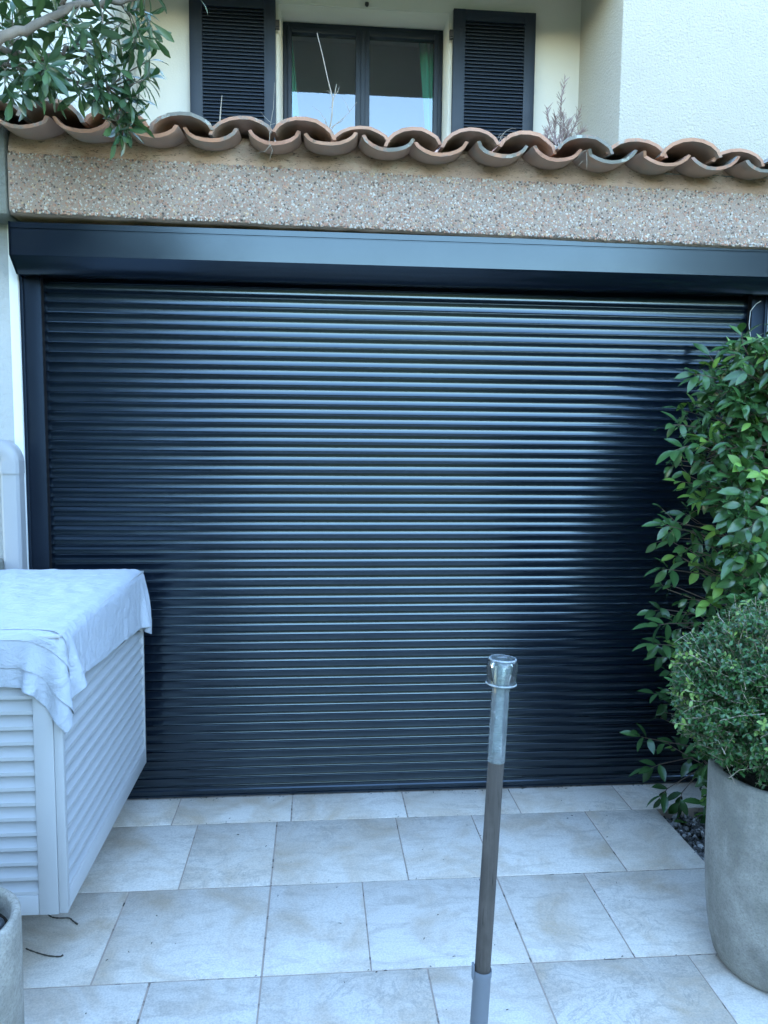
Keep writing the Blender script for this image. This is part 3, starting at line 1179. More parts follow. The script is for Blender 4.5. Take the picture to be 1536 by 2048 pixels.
# ================================================================== LEFT SIDE: wall, duct, louvred cabinet, towel
lw = box('boundary_wall', (-1.36, -8.2, -.09), (-1.195, -.05, 1.02), 'moss_concrete', None, .008, 2)  # unseen wall, height and dark concrete shaped to dim the shutter's reflections
tag(lw, 'left boundary wall, made low and dark to dim the shutter reflections', 'wall')

duct = thing('cable_duct', 'white plastic duct with rounded elbow on the left pier', 'cable duct', (-1.17, -.05, .4))
dp = [(-1.196, -.048), (-1.196, -.099), (-1.192, -.105), (-1.186, -.108), (-1.148, -.108), (-1.138, -.105), (-1.129, -.094), (-1.127, -.048)]


def duct_box(name, z0, z1, prof):
    n = len(prof)
    V = [(p[0], p[1], z) for z in (z0, z1) for p in prof]
    F = [(i, (i + 1) % n, n + (i + 1) % n, n + i) for i in range(n)] + [tuple(reversed(range(n))), tuple(range(n, 2 * n))]
    return mesh(name, V, F, 'duct_plastic', duct, 24)


duct_box('duct', .3, 1.395, dp)
dq = [(-1.1615 + (p[0] + 1.1615) * 1.07, -.048 + (p[1] + .048) * 1.09) for p in dp]
duct_box('coupling', 1.352, 1.40, dq)
# elbow turning back into the pier and to the left
cx, cz = -1.196, 1.40
V, F = [], []
prof2 = [(0.0, -.048), (0.0, -.092), (.007, -.105), (.02, -.112), (.055, -.112), (.068, -.105), (.074, -.092), (.074, -.048)]
for s in range(13):
    a = math.pi / 2 * s / 12
    for u, y in prof2:
        V.append((cx - .004 + (u) * math.cos(a), y, cz + u * math.sin(a) * 1.08))
n = len(prof2)
for s in range(12):
    for i in range(n - 1):
        F.append((s * n + i, s * n + i + 1, (s + 1) * n + i + 1, (s + 1) * n + i))
mesh('elbow', V, F, 'duct_plastic', duct, 50)
box('socket', (-1.25, -.113, 1.372), (-1.1995, -.048, 1.484), 'duct_plastic', duct, .012, 3)

CABX, CY0, CY1, CZ0, CZ1 = -.660, -1.136, -.165, .226, .978
CXL = -1.185
cab = thing('louvered_cabinet', 'white louvered cabinet standing off the left wall under a towel', 'cabinet', ((CABX + CXL) / 2, (CY0 + CY1) / 2, CZ0))
ST = .034
bm = bmesh.new()   # side frame, recessed corner strip
bx(bm, (CABX - .022, CY0 + .004, CZ0), (CABX, CY0 + .004 + .020, CZ1), .002, 2)
bx(bm, (CABX - .022, CY1 - .018, CZ0), (CABX, CY1, CZ1), .002, 2)
bx(bm, (CABX - .0215, CY0 + .0245, CZ0 + .0005), (CABX - .0005, CY1 - .0185, CZ0 + .058), .002, 2)
bx(bm, (CABX - .0215, CY0 + .0245, CZ1 - .05), (CABX - .0005, CY1 - .0185, CZ1 - .0005), .002, 2)
bm_obj('side_frame', bm, 'white_alu', cab, 40)
bm = bmesh.new()   # front frame
fxr = CABX - .0225
bx(bm, (fxr - .050, CY0, CZ0), (fxr, CY0 + .022, CZ1), .002, 2)
bx(bm, (CXL, CY0, CZ0), (CXL + .045, CY0 + .022, CZ1), .002, 2)
bx(bm, (CXL + .0455, CY0 + .0005, CZ0 + .0005), (fxr - .0505, CY0 + .0215, CZ0 + .055), .002, 2)
bx(bm, (CXL + .0455, CY0 + .0005, CZ1 - .05), (fxr - .0505, CY0 + .0215, CZ1 - .0005), .002, 2)
bm_obj('front_frame', bm, 'white_alu', cab, 40)
box('top_panel', (CXL, CY0 - .004, CZ1 + .0005), (CABX + .004, CY1 + .004, CZ1 + .008), 'white_alu', cab, .002, 2)
bm = bmesh.new()
bx(bm, (CXL, CY0 + .05, CZ0 + .01), (CABX - .045, CY1 - .02, CZ1 - .01))
bm_obj('inner_casing', bm, 'duct_plastic', cab)
# blades
sp = [(0, 0), (0, .0095), (-.0015, .0105), (-.0275, .0455), (-.0300, .0455), (-.0300, .0425), (-.0030, .0)]


def blade(L):
    k = len(sp)
    V = [(q[0], y, q[1]) for y in (0, L) for q in sp]
    F = [(i, (i + 1) % k, k + (i + 1) % k, k + i) for i in range(k)] + [tuple(reversed(range(k))), tuple(range(k, 2 * k))]
    me = bpy.data.meshes.new('blade')
    me.from_pydata(V, [], F)
    b2 = bmesh.new(); b2.from_mesh(me); bmesh.ops.recalc_face_normals(b2, faces=b2.faces); b2.to_mesh(me); b2.free()
    mats_of(me, 'white_alu')
    smooth(me, 25)
    return me


BP = .0412
mside = blade((CY1 - .0185) - (CY0 + .025))
mfront = blade((fxr - .0505) - (CXL + .0455))
nb = 16
for i in range(nb):
    link('blade', mside, cab, Vector((CABX - .002, CY0 + .0247, CZ0 + .0575 + i * BP)) - OFF[cab.name])
for i in range(nb):
    o = link('blade', mfront, cab, Vector((fxr - .0507, CY0 + .003, CZ0 + .0555 + i * BP)) - OFF[cab.name], (0, 0, R(90)))
    o.scale = (-1, 1, 1)
# two wall brackets carry it off the ground
for y in (-.9, -.35):
    box('bracket', (-1.196, y, CZ0 - .03), (CABX - .06, y + .035, CZ0 - .0005), 'white_alu', cab, .003, 1)


# ---- towel: a small cloth solve over the cabinet top
def make_towel():
    top = CZ1 + .012
    h = .0165
    bx0, bx1, by0, by1 = CXL, CABX + .006, CY0 - .006, CY1 + .006
    x_min, x_max = CXL + .01, bx1 + .132
    y_min, y_max = by0 - .120, by1 + .065
    nx, ny = int((x_max - x_min) / h) + 1, int((y_max - y_min) / h) + 1
    X, Y = np.meshgrid(np.linspace(x_min, x_max, nx), np.linspace(y_min, y_max, ny), indexing='ij')
    # the towel lies slightly askew: its far end hangs lower on the near side
    X = X + (Y - by0) * .050 * np.clip((X - x_min) / (x_max - x_min), 0, 1)
    Pp = np.stack([X, Y, np.full_like(X, top + .002)], -1)
    Pp[..., 2] += rng.normal(0, .0012, X.shape)
    rest = Pp.copy()
    Vv = np.zeros_like(Pp)
    pin = (X < bx1 - .05) & (Y > by0 + .05) & (Y < by1 - .05)
    def pairs(a, b):
        return a, b
    cons = []
    for (dx, dy, st) in ((1, 0, 1.0), (0, 1, 1.0), (1, 1, .26), (1, -1, .26), (2, 0, .08), (0, 2, .08)):
        for par in (0, 1):
            ii, jj = np.meshgrid(np.arange(nx), np.arange(ny), indexing='ij')
            ok = (ii + dx < nx) & (jj + dy < ny) & (jj + dy >= 0)
            if dx: ok &= ((ii // dx) % 2 == par)
            else: ok &= ((jj // dy) % 2 == par)
            a = (ii[ok], jj[ok]); b = (ii[ok] + dx, jj[ok] + dy)
            L = np.linalg.norm(rest[a] - rest[b], axis=-1)
            cons.append((a, b, L, st))
    w = np.where(pin, 0.0, 1.0)
    dt = .012
    for step in range(260):
        Vv[..., 2] -= 9.8 * dt
        Vv *= .975
        Q = Pp + Vv * dt * w[..., None]
        for it in range(7):
            for a, b, L, st in cons:
                d = Q[a] - Q[b]
                ln = np.linalg.norm(d, axis=-1) + 1e-9
                wa, wb = w[a], w[b]
                s = (ln - L) / ln / np.maximum(wa + wb, 1e-6) * st
                Q[a] -= d * (s * wa)[:, None]
                Q[b] += d * (s * wb)[:, None]
            # box collision
            pen = (Q[..., 0] < bx1) & (Q[..., 1] > by0) & (Q[..., 1] < by1) & (Q[..., 2] < top)
            if pen.any():
                dz = top - Q[..., 2]; dx = bx1 - Q[..., 0]; dyf = Q[..., 1] - by0; dyb = by1 - Q[..., 1]
                m_ = np.minimum(np.minimum(dz, dx), np.minimum(dyf, dyb))
                for k, dd in enumerate((dz, dx, dyf, dyb)):
                    s_ = pen & (m_ == dd)
                    if k == 0: Q[..., 2][s_] = top
                    elif k == 1: Q[..., 0][s_] = bx1
                    elif k == 2: Q[..., 1][s_] = by0
                    else: Q[..., 1][s_] = by1
            Q[..., 0][:] = np.maximum(Q[..., 0], CXL + .003)
        Vv = (Q - Pp) / dt
        Pp = Q
    # slight rumples on the top
    for i in range(nx):
        for j in range(ny):
            if pin[i, j]:
                x, y = Pp[i, j, 0], Pp[i, j, 1]
                Pp[i, j, 2] += max(0, .003 + .006 * noise.noise((x * 8, y * 6, 2)) + .005 * noise.noise((x * 22 + y * 9, y * 13, 5)))
                if j > ny * .8 and i < nx * .55:
                    Pp[i, j, 2] += .006 * (j - ny * .8) / (ny * .2) * max(0, 1 - i / (nx * .55))
    V = [tuple(p) for p in Pp.reshape(-1, 3)]
    F = [(i * ny + j, (i + 1) * ny + j, (i + 1) * ny + j + 1, i * ny + j + 1) for i in range(nx - 1) for j in range(ny - 1)]
    return Pp, V, F, nx, ny


TP, TV, TF, tnx, tny = make_towel()
towel = thing('towel', 'white towel draped over the top of the louvered cabinet', 'towel', (-.92, -.65, CZ1 + .012))


def cloth_obj(name, V, F, th=.0022):
    o = mesh(name, V, F, 'towel', towel, 180)
    so = o.modifiers.new('thickness', 'SOLIDIFY'); so.thickness = th; so.offset = 1
    ss = o.modifiers.new('smooth', 'SUBSURF'); ss.levels = 2; ss.render_levels = 2
    for nm, sc_, st in (('creases', .05, .005), ('crumple', .017, .0018)):
        if nm not in bpy.data.textures:
            tx = bpy.data.textures.new(nm, 'CLOUDS'); tx.noise_scale = sc_; tx.noise_depth = 3
        dm = o.modifiers.new(nm, 'DISPLACE'); dm.texture = bpy.data.textures[nm]; dm.strength = st; dm.mid_level = .5; dm.texture_coords = 'LOCAL'
    return o


cloth_obj('lower_layer', TV, TF)
# the upper half of the folded towel: same drape, a little shorter at the front and sides
nrm = np.zeros_like(TP)
gx = np.gradient(TP, axis=0); gy = np.gradient(TP, axis=1)
nrm = np.cross(gx, gy); nrm /= np.linalg.norm(nrm, axis=-1, keepdims=True) + 1e-9
UP = TP + nrm * .0036
j0, i1 = 3, tnx - 0
UV = UP[:i1, j0:]
hn, vn = UV.shape[:2]
cloth_obj('upper_layer', [tuple(p) for p in UV.reshape(-1, 3)], [(i * vn + j, (i + 1) * vn + j, (i + 1) * vn + j + 1, i * vn + j + 1) for i in range(hn - 1) for j in range(vn - 1)])
# woven border bands and hems: narrow raised strips following the cloth
for ja, jb in ((j0 + 4, j0 + 5), (j0 + 6, j0 + 7)):
    S = (TP + nrm * .0066)[:i1 - 4, ja:jb + 1]
    a_, b_ = S.shape[:2]
    cloth_obj('border_band', [tuple(p) for p in S.reshape(-1, 3)], [(i * b_ + j, (i + 1) * b_ + j, (i + 1) * b_ + j + 1, i * b_ + j + 1) for i in range(a_ - 1) for j in range(b_ - 1)], .001)


# ================================================================== POLE AND JAR
PB = Vector((.3315, -1.664, 0.0)); PT = Vector((.3765, -1.654, 1.052))
pax = (PT - PB).normalized()
pole = thing('pole', 'leaning weathered wooden pole set in a grey plastic pipe', 'pole', PB)


def on_pole(z): return PB + pax * (z / pax.z)


PQ = pax.to_track_quat('Z', 'Y').to_matrix().to_4x4()


def pole_lathe(name, prof, mat, parent, n=40):
    return lathe(name, prof, mat, parent, PB, n, 40, PQ)


pole_lathe('wooden_pole', [(0, .1), (.0162, .1), (.0165, .3), (.0168, .6), (.0165, .856), (.0160, .858), (0, .858)], 'pole_wood', pole)
pole_lathe('pipe', [(.0172, .395), (.0192, .398), (.0198, .394), (.0198, .384), (.0186, .381), (.0186, 0), (.0170, 0), (.0170, .395), (.0172, .395)], 'pvc', pole)
pole_lathe('clear_tube', [(.0150, .862), (.0177, .846), (.0179, .850), (.0179, 1.044), (.0168, 1.046), (.0160, 1.044), (.0160, .862)], 'tube_clear', pole)
# small clip lug on the pipe rim
bm = bmesh.new()
p = on_pole(.39)
bx(bm, (p.x - .0225, p.y - .008, .378), (p.x - .0175, p.y + .004, .412), .0015, 1)
bm_obj('lug', bm, 'pvc', pole, 40)

jar = thing('glass_jar', 'small clear glass jar turned upside down on the pole top', 'jar', tuple(on_pole(1.0)))
jz = 1.052
jt = .0022
outer = [(0, jz + .006), (.012, jz + .0062), (.0145, jz + .0085), (.024, jz + .0095), (.0275, jz + .0075), (.0305, jz + .001), (.0318, jz - .008), (.0316, jz - .018), (.0300, jz - .030), (.0290, jz - .038), (.0292, jz - .0395)]
rim = [(.0308, jz - .0405), (.0314, jz - .0425), (.0308, jz - .0447), (.0290, jz - .0452), (.0272, jz - .044)]
inner = [(.0270, jz - .038), (.0282, jz - .030), (.0296, jz - .018), (.0296, jz - .008), (.0280, jz - .0005), (.0245, jz + .0035), (.012, jz + .002), (0, jz + .002)]
for nm, rz, zz, rr_ in (('foot_ring', .0262, jz + .0072, .0022), ('rim', .0300, jz - .0425, .0020)):
    pole_lathe(nm, [(rz + rr_ * math.cos(a), zz + rr_ * math.sin(a)) for a in [2 * math.pi * i / 10 for i in range(11)]], 'jar_ring_glint', jar, 56)
pole_lathe('glass_body', list(reversed(outer + rim + inner)), 'jar_glass', jar, 56)


# ================================================================== POTS
def pot(name, label, cx, cy, prof, th, soil_z):
    t = thing(name, label, 'planter', (cx, cy, 0), 'concrete planters on the terrace')
    outer = prof
    rt_, zt = prof[-1]
    inner = [(rt_ - .004, zt + .004), (rt_ - th * .5, zt + .006), (rt_ - th + .003, zt + .003)]
    for r_, z_ in reversed(prof):
        if z_ > soil_z - .06 and r_ - th > 0: inner.append((r_ - th, z_ - .003))
    inner.append((0, soil_z - .1))
    o = lathe('pot_shell', [(0, 0)] + outer + inner, 'pot', t, (cx, cy, 0), 72, 50)
    return t


potp = [(.135, .002), (.158, .010), (.172, .032), (.182, .07), (.190, .12), (.198, .19), (.2035, .28), (.2055, .38), (.206, .48), (.207, .55), (.2065, .578)]
planter_r = pot('planter', 'tall rounded concrete planter holding the box shrub', 1.325, -1.165, potp, .026, .52)
s = lathe('soil', [(0, .533), (.1, .531), (.178, .524), (.178, .47), (0, .47)], 'soil', planter_r, (1.325, -1.165, 0), 32)
potl = [(.085, .002), (.103, .012), (.112, .05), (.120, .12), (.126, .22), (.130, .34), (.131, .45), (.132, .58), (.131, .612)]
PLX, PLY = -.677, -1.765
planter_l = pot('planter', 'small grey concrete planter filled with black pebbles by the cabinet', PLX, PLY, potl, .017, .56)
lathe('soil', [(0, .580), (.08, .578), (.113, .574), (.113, .5), (0, .5)], 'soil', planter_l, (PLX, PLY, 0), 32)
ICO2 = bmesh.new(); bmesh.ops.create_icosphere(ICO2, subdivisions=3, radius=1.0)
pm = bpy.data.meshes.new('pebble'); ICO2.to_mesh(pm); ICO2.free(); mats_of(pm, 'pebble_dark'); smooth(pm, 60)
peb_spots = []
for ang, ring_r in ((50, .078), (2, .080), (-48, .078), (100, .06), (-100, .06), (-20, .022)):
    p = Vector((PLX + ring_r * math.cos(R(ang)), PLY + ring_r * math.sin(R(ang)), .597 + rr.uniform(0, .006)))
    peb_spots.append((p, project(p)))
peb_spots.sort(key=lambda e: e[1][1])
PL = ['smooth black pebble lying farthest back in the left planter', 'smooth black pebble in the left planter, second from its back rim', 'smooth black pebble in the left planter, third from its back rim', 'smooth black pebble in the left planter, fourth from its back rim', 'smooth black pebble in the left planter, fifth from its back rim', 'smooth black pebble in the left planter, sixth from its back rim']
for (p, q), lab in zip(peb_spots, PL):
    o = link('pebble', pm, None, p, (rr.uniform(-.3, .3), rr.uniform(-.3, .3), rr.uniform(0, 6)), (.030 * rr.uniform(.9, 1.15), .024 * rr.uniform(.9, 1.1), .019))
    tag(o, lab, 'pebble', 'black pebbles in the left planter')


# ================================================================== FOLIAGE
def leaf_mesh(L, W, fold=.25, droop=.25, tip=1.0, rows=5, mat='leaf_shrub', tint=(1, 1, 1), obov=0.0, wave=0.0):
    """leaf along +x, upper face +z, stalk end at the origin"""
    V, F = [], []
    for i in range(rows + 1):
        t = i / rows
        tt = t ** (1 + obov)
        w = W / 2 * (math.sin(math.pi * min(1, tt)) ** (.8)) if i not in (0, rows) else W * .02
        if i == rows: w = W * .015 * (1 if tip else 4)
        x = L * t
        z = -droop * L * t * t
        zz = abs(w) * fold + wave * math.sin(t * 9) * W
        V += [(x, -w, z + zz), (x, 0, z), (x, w, z + zz)]
    for i in range(rows):
        a = i * 3
        F += [(a, a + 3, a + 4, a + 1), (a + 1, a + 4, a + 5, a + 2)]
    me = bpy.data.meshes.new('leaf')
    me.from_pydata(V, [], F)
    mats_of(me, mat)
    me.shade_smooth()
    ca = me.color_attributes.new('tint', 'FLOAT_COLOR', 'POINT')
    arr = []
    for i in range(rows + 1):
        for c in range(3):
            k_ = 1.25 if c == 1 else .96
            arr += [tint[0] * k_, tint[1] * k_, tint[2] * k_, 1]
    ca.data.foreach_set('color', arr)
    return me


def orient(p, d, up, roll=0.0, s=1.0):
    d = Vector(d).normalized()
    u = Vector(up)
    u = u - d * u.dot(d)
    if u.length < 1e-4: u = d.orthogonal()
    u.normalize()
    y = u.cross(d)
    m = Matrix(((d.x, y.x, u.x, p[0]), (d.y, y.y, u.y, p[1]), (d.z, y.z, u.z, p[2]), (0, 0, 0, 1)))
    return m @ Matrix.Rotation(roll, 4, 'X') @ Matrix.Scale(s, 4)


def place_leaves(parent, leaves, meshes, limit=300, cell=22, part='leaf', mass='foliage'):
    """leaves: (matrix, mesh index). The ones that show largest become single leaves; the rest one mass."""
    sc = []
    for k, (m, mi) in enumerate(leaves):
        tipc = m @ Vector((.035, 0, 0))
        q = project(tipc)
        inside = q is not None and -10 < q[0] < 1546 and -10 < q[1] < 2058
        dist = (tipc - CAM).length
        sc.append((0 if inside else 1, dist, k, q))
    sc.sort(key=lambda e: (e[0], e[1]))
    taken, first, later = {}, [], []
    for ins, dist, k, q in sc:
        if ins == 0:
            c = (int(q[0] // cell), int(q[1] // cell))
            if taken.get(c, 0) < 1:
                taken[c] = taken.get(c, 0) + 1
                first.append(k); continue
        later.append((ins, k))
    order = first + [k for ins, k in later if ins == 0] + [k for ins, k in later if ins == 1]
    singles = order[:limit]
    rest = order[limit:]
    off = Matrix.Translation(-OFF[parent.name])
    for k in singles:
        m, mi = leaves[k]
        o = bpy.data.objects.new(part, meshes[mi])
        COL.objects.link(o)
        o.parent = parent
        o.matrix_local = off @ m
    if rest:
        Vs, Fs, MI, Cs = [], [], [], []
        base = 0
        mats = []
        geo = {}
        for mi, me in enumerate(meshes):
            v = np.array([x.co[:] for x in me.vertices]); f = [tuple(p.vertices) for p in me.polygons]
            c = np.empty(len(me.vertices) * 4, dtype=np.float32); me.color_attributes['tint'].data.foreach_get('color', c)
            mt = me.materials[0].name
            if mt not in mats: mats.append(mt)
            geo[mi] = (v, f, c.reshape(-1, 4), mats.index(mt))
        for k in rest:
            m, mi = leaves[k]
            v, f, c, mt = geo[mi]
            A = np.array(m)
            Vs.append(v @ A[:3, :3].T + A[:3, 3])
            Fs += [tuple(i + base for i in q) for q in f]
            MI += [mt] * len(f)
            Cs.append(c * np.array([*(random.uniform(.75, 1.25),) * 3, 1.0], dtype=np.float32))
            base += len(v)
        V = np.concatenate(Vs) - np.array(OFF[parent.name])
        me = bpy.data.meshes.new(mass)
        me.from_pydata([tuple(x) for x in V], [], Fs)
        for mt in mats: me.materials.append(bpy.data.materials[mt])
        me.polygons.foreach_set('material_index', MI)
        me.shade_smooth()
        ca = me.color_attributes.new('tint', 'FLOAT_COLOR', 'POINT')
        ca.data.foreach_set('color', np.concatenate(Cs).ravel())
        o = link(mass, me, parent)
        o['kind'] = 'stuff'


def rv(r): return Vector((r.gauss(0, 1), r.gauss(0, 1), r.gauss(0, 1)))


# ---- the tall leafy shrub in the gravel bed
def shrub():
    r = random.Random(5)
    base = Vector((1.66, -.36, -.03))
    t = thing('evergreen_shrub', 'tall glossy evergreen shrub growing beside the roller shutter', 'shrub', base)
    ms = [leaf_mesh(.078, .036, .25, .30, mat='leaf_shrub'), leaf_mesh(.066, .030, .18, .45, mat='leaf_shrub', wave=.03), leaf_mesh(.086, .034, .35, .22, mat='leaf_shrub'),
          leaf_mesh(.074, .038, .18, .25, mat='leaf_lime'), leaf_mesh(.060, .032, .22, .35, mat='leaf_lime'), leaf_mesh(.05, .018, .3, .7, mat='leaf_shrub', tint=(1.5, 1.3, .8))]
    edge = [(-.02, 1.52), (.10, 1.47), (.22, 1.42), (.40, 1.40), (.62, 1.38), (.85, 1.365), (1.05, 1.36), (1.25, 1.375), (1.45, 1.405), (1.62, 1.44), (1.72, 1.47), (1.80, 1.53), (1.92, 1.60), (2.0, 1.65)]

    def left(z):
        for (za, xa), (zb, xb) in zip(edge, edge[1:]):
            if za <= z <= zb: return xa + (xb - xa) * (z - za) / (zb - za)
        return 1.6
    g = Geo()
    trunks = []
    for i in range(6):
        top = Vector((r.uniform(1.5, 2.1), r.uniform(-.5, -.2), r.uniform(1.3, 1.85)))
        b = base + Vector((r.uniform(-.1, .15), r.uniform(-.08, .08), 0))
        pts = wire_pts(b, top, 8, .05, 70 + i)
        g.add(tube_geo(pts, [.013 * (1 - .75 * k / 8) for k in range(9)], 6))
        trunks.append(pts)
    leaves = []
    tw = Geo()
    n = 1500
    for i in range(n):
        z = r.uniform(.05, 1.86) if i % 7 else r.uniform(1.35, 1.9)
        if z < .45 and r.random() < .55: continue
        xl = left(z)
        u = r.random() ** 1.6
        wide = 2.35 - (max(0, z - 1.4) * .6)
        x = xl + .05 + (wide - xl) * u * .75
        yf = -.68 + .12 * math.sin(z * 5 + x * 4)
        y = r.uniform(yf, -.12) if r.random() < .45 else yf + abs(r.gauss(0, .1))
        if z < .5: y = max(y, -.6 + (.5 - z) * .4)
        tip = Vector((x, min(y, -.07), z))
        tr = trunks[r.randrange(6)]
        anchor = min((q for q in tr), key=lambda q: (q - tip).length)
        st = anchor.lerp(tip, .35) - Vector((0, 0, .05))
        out = (tip - anchor).normalized()
        out = (out + Vector((-.35, -.35, .15)) * .7 + rv(r) * .35).normalized()
        end = tip + out * r.uniform(.03, .08)
        pts = [st, st.lerp(tip, .5) + Vector((0, 0, .02)), tip, end]
        tw.add(tube_geo(pts, [.0028, .0024, .0018, .001], 4, False))
        lime = r.random() < .07
        nl = r.randrange(3, 6)
        for k in range(nl):
            f = k / max(1, nl - 1)
            p = tip.lerp(end, f) if k else st.lerp(tip, .75)
            ang = k * 2.4 + r.uniform(-.5, .5)
            side = out.orthogonal().normalized()
            side = Quaternion(out, ang) @ side
            d = (out * (.35 + .6 * f) + side * (1.0 - .35 * f) + Vector((0, -.15, -.22))).normalized()
            up = (Vector((0, -.45, 1)) + rv(r) * .35)
            mi = (3 + r.randrange(2)) if lime else (5 if r.random() < .04 else r.randrange(3))
            s = r.uniform(.58, 1.02)
            m = orient(p, d, up, r.uniform(-.5, .5), s)
            if (m @ Vector((.08, 0, -.02))).y > -.02: continue
            leaves.append((m, mi))
    # loose sprays that break the outline
    for (x, y, z, dx, dz) in ((1.60, -.33, 1.86, -.35, 1.1), (1.42, -.4, 1.74, -1, .1), (1.36, -.36, 1.56, -1, .0), (1.36, -.4, 1.48, -1, -.3), (1.33, -.4, 1.18, -1, .25), (1.33, -.4, 1.02, -1, .1), (1.31, -.42, .82, -1, -.1), (1.30, -.42, .74, -1, .1), (1.30, -.33, .34, -1, .3), (1.36, -.30, .22, -1, -.3), (1.40, -.30, .12, -.8, -.8), (1.46, -.30, .10, -.3, -1)):
        tip = Vector((x, y, z)); out = Vector((dx, -.2, dz)).normalized()
        st = tip - out * .12 + Vector((.08, .02, -.02)); end = tip + out * .05
        tw.add(tube_geo([st, tip, end], [.0024, .0018, .001], 5, False))
        for k in range(5):
            f = k / 4
            side = Quaternion(out, k * 2.4 + r.random()) @ out.orthogonal().normalized()
            d = (out * (.3 + .7 * f) + side * (.9 - .4 * f) + Vector((0, -.1, -.15))).normalized()
            leaves.append((orient(tip.lerp(end, f), d, Vector((0, -.4, 1)) + rv(r) * .3, 0, r.uniform(.8, 1.05)), r.randrange(3)))
    # pale young shoots
    for (x, y, z) in ((1.50, -.62, 1.40), (1.53, -.64, 1.30), (1.45, -.62, 1.18), (1.42, -.6, 1.08), (1.46, -.66, 1.12), (1.40, -.6, 1.02), (1.60, -.66, 1.22), (1.38, -.55, .95)):
        tip = Vector((x - .02, y - .06, z))
        for k in range(4):
            a = k * 2.0 + r.random()
            d = Vector((math.cos(a), -.45, math.sin(a) * .5 - .25)).normalized()
            leaves.append((orient(tip + rv(r) * .006, d, Vector((0, -.7, .8)) + rv(r) * .2, 0, r.uniform(.75, 1.0)), 3 + r.randrange(2)))
    bm_ = mesh('stem', g.V, g.F, 'shrub_stem', t, 60)
    mesh('twigs', tw.V, tw.F, 'shrub_stem', t, 60)['kind'] = 'stuff'
    place_leaves(t, leaves, ms, 300, 26)


shrub()


# ---- box shrub in the right planter
def box_shrub():
    r = random.Random(8)
    c = Vector((1.345, -1.15, .795)); R0 = Vector((.345, .33, .275))
    t = thing('box_shrub', 'rounded small-leaved box shrub growing in the tall concrete planter', 'shrub', (c.x, c.y, .53))
    ms = [leaf_mesh(.0165, .0092, .2, .15, rows=3, mat='leaf_box', tip=0), leaf_mesh(.014, .0084, .3, .3, rows=3, mat='leaf_box', tip=0, tint=(.8, .85, .9)), leaf_mesh(.018, .0096, .15, .2, rows=3, mat='leaf_box', tip=0, tint=(1.15, 1.1, 1.0)), leaf_mesh(.017, .010, .2, .2, rows=3, mat='leaf_box_new', tip=0)]
    g, tw = Geo(), Geo()
    for i in range(7):
        a = i * .9
        top = c + Vector((.16 * math.cos(a), .16 * math.sin(a), .05))
        g.add(tube_geo(wire_pts((c.x + .02 * math.cos(a), c.y + .02 * math.sin(a), .50), top, 6, .015, 90 + i), [.008 - .0008 * k for k in range(7)], 6))
    leaves = []

    def spray(p, out, ln, n, new=False):
        pts = [p - out * ln, p - out * ln * .4 + rv(r) * .004, p]
        tw.add(tube_geo(pts, [.0012, .001, .0006], 3, False))
        ph = r.uniform(0, 6)
        for k in range(n):
            f = k / n
            q = pts[0].lerp(p, .15 + .85 * f)
            side = Quaternion(out, ph + (k // 2) * 1.57 + (k % 2) * math.pi) @ out.orthogonal().normalized()
            d = (out * .55 + side * .9).normalized()
            up = out * .6 + Vector((0, 0, .8)) + rv(r) * .35
            mi = 3 if (new and f > .5) or r.random() < .035 else r.randrange(3)
            leaves.append((orient(q, d, up, r.uniform(-.4, .4), r.uniform(.75, 1.15)), mi))
    cnt = 0
    while cnt < 2700:
        d = rv(r).normalized()
        if d.z < -.72: continue
        if d.y > .45 and r.random() < .7: continue
        lump = 1 + .12 * noise.noise(d * 2.3 + Vector((3, 1, 0))) + .07 * noise.noise(d * 5.5)
        depth = 1 - abs(r.gauss(0, .09)) - (r.random() < .25) * r.uniform(0, .25)
        p = c + Vector((d.x * R0.x, d.y * R0.y, d.z * R0.z)) * lump * depth
        out = (d + Vector((0, 0, .35)) + rv(r) * .35).normalized()
        spray(p, out, r.uniform(.05, .085), r.randrange(9, 13), r.random() < .08)
        cnt += 1
    for k in range(60):           # stray shoots
        d = rv(r).normalized()
        if d.y > .3 or d.z < -.5: continue
        p = c + Vector((d.x * R0.x, d.y * R0.y, d.z * R0.z)) * r.uniform(1.05, 1.16)
        spray(p, (d + rv(r) * .25).normalized(), .11, 14, r.random() < .3)
    for (x, z, dx, dz) in ((.965, .74, -1, .15), (1.0, .93, -1, .5), (.99, .83, -1, .35)):
        spray(Vector((x, -1.2, z)), Vector((dx, -.1, dz)).normalized(), .12, 16, True)
    mesh('stem', g.V, g.F, 'shrub_stem', t, 60)
    mesh('twigs', tw.V, tw.F, 'dry_stem', t)['kind'] = 'stuff'
    place_leaves(t, leaves, ms, 300, 13)


box_shrub()


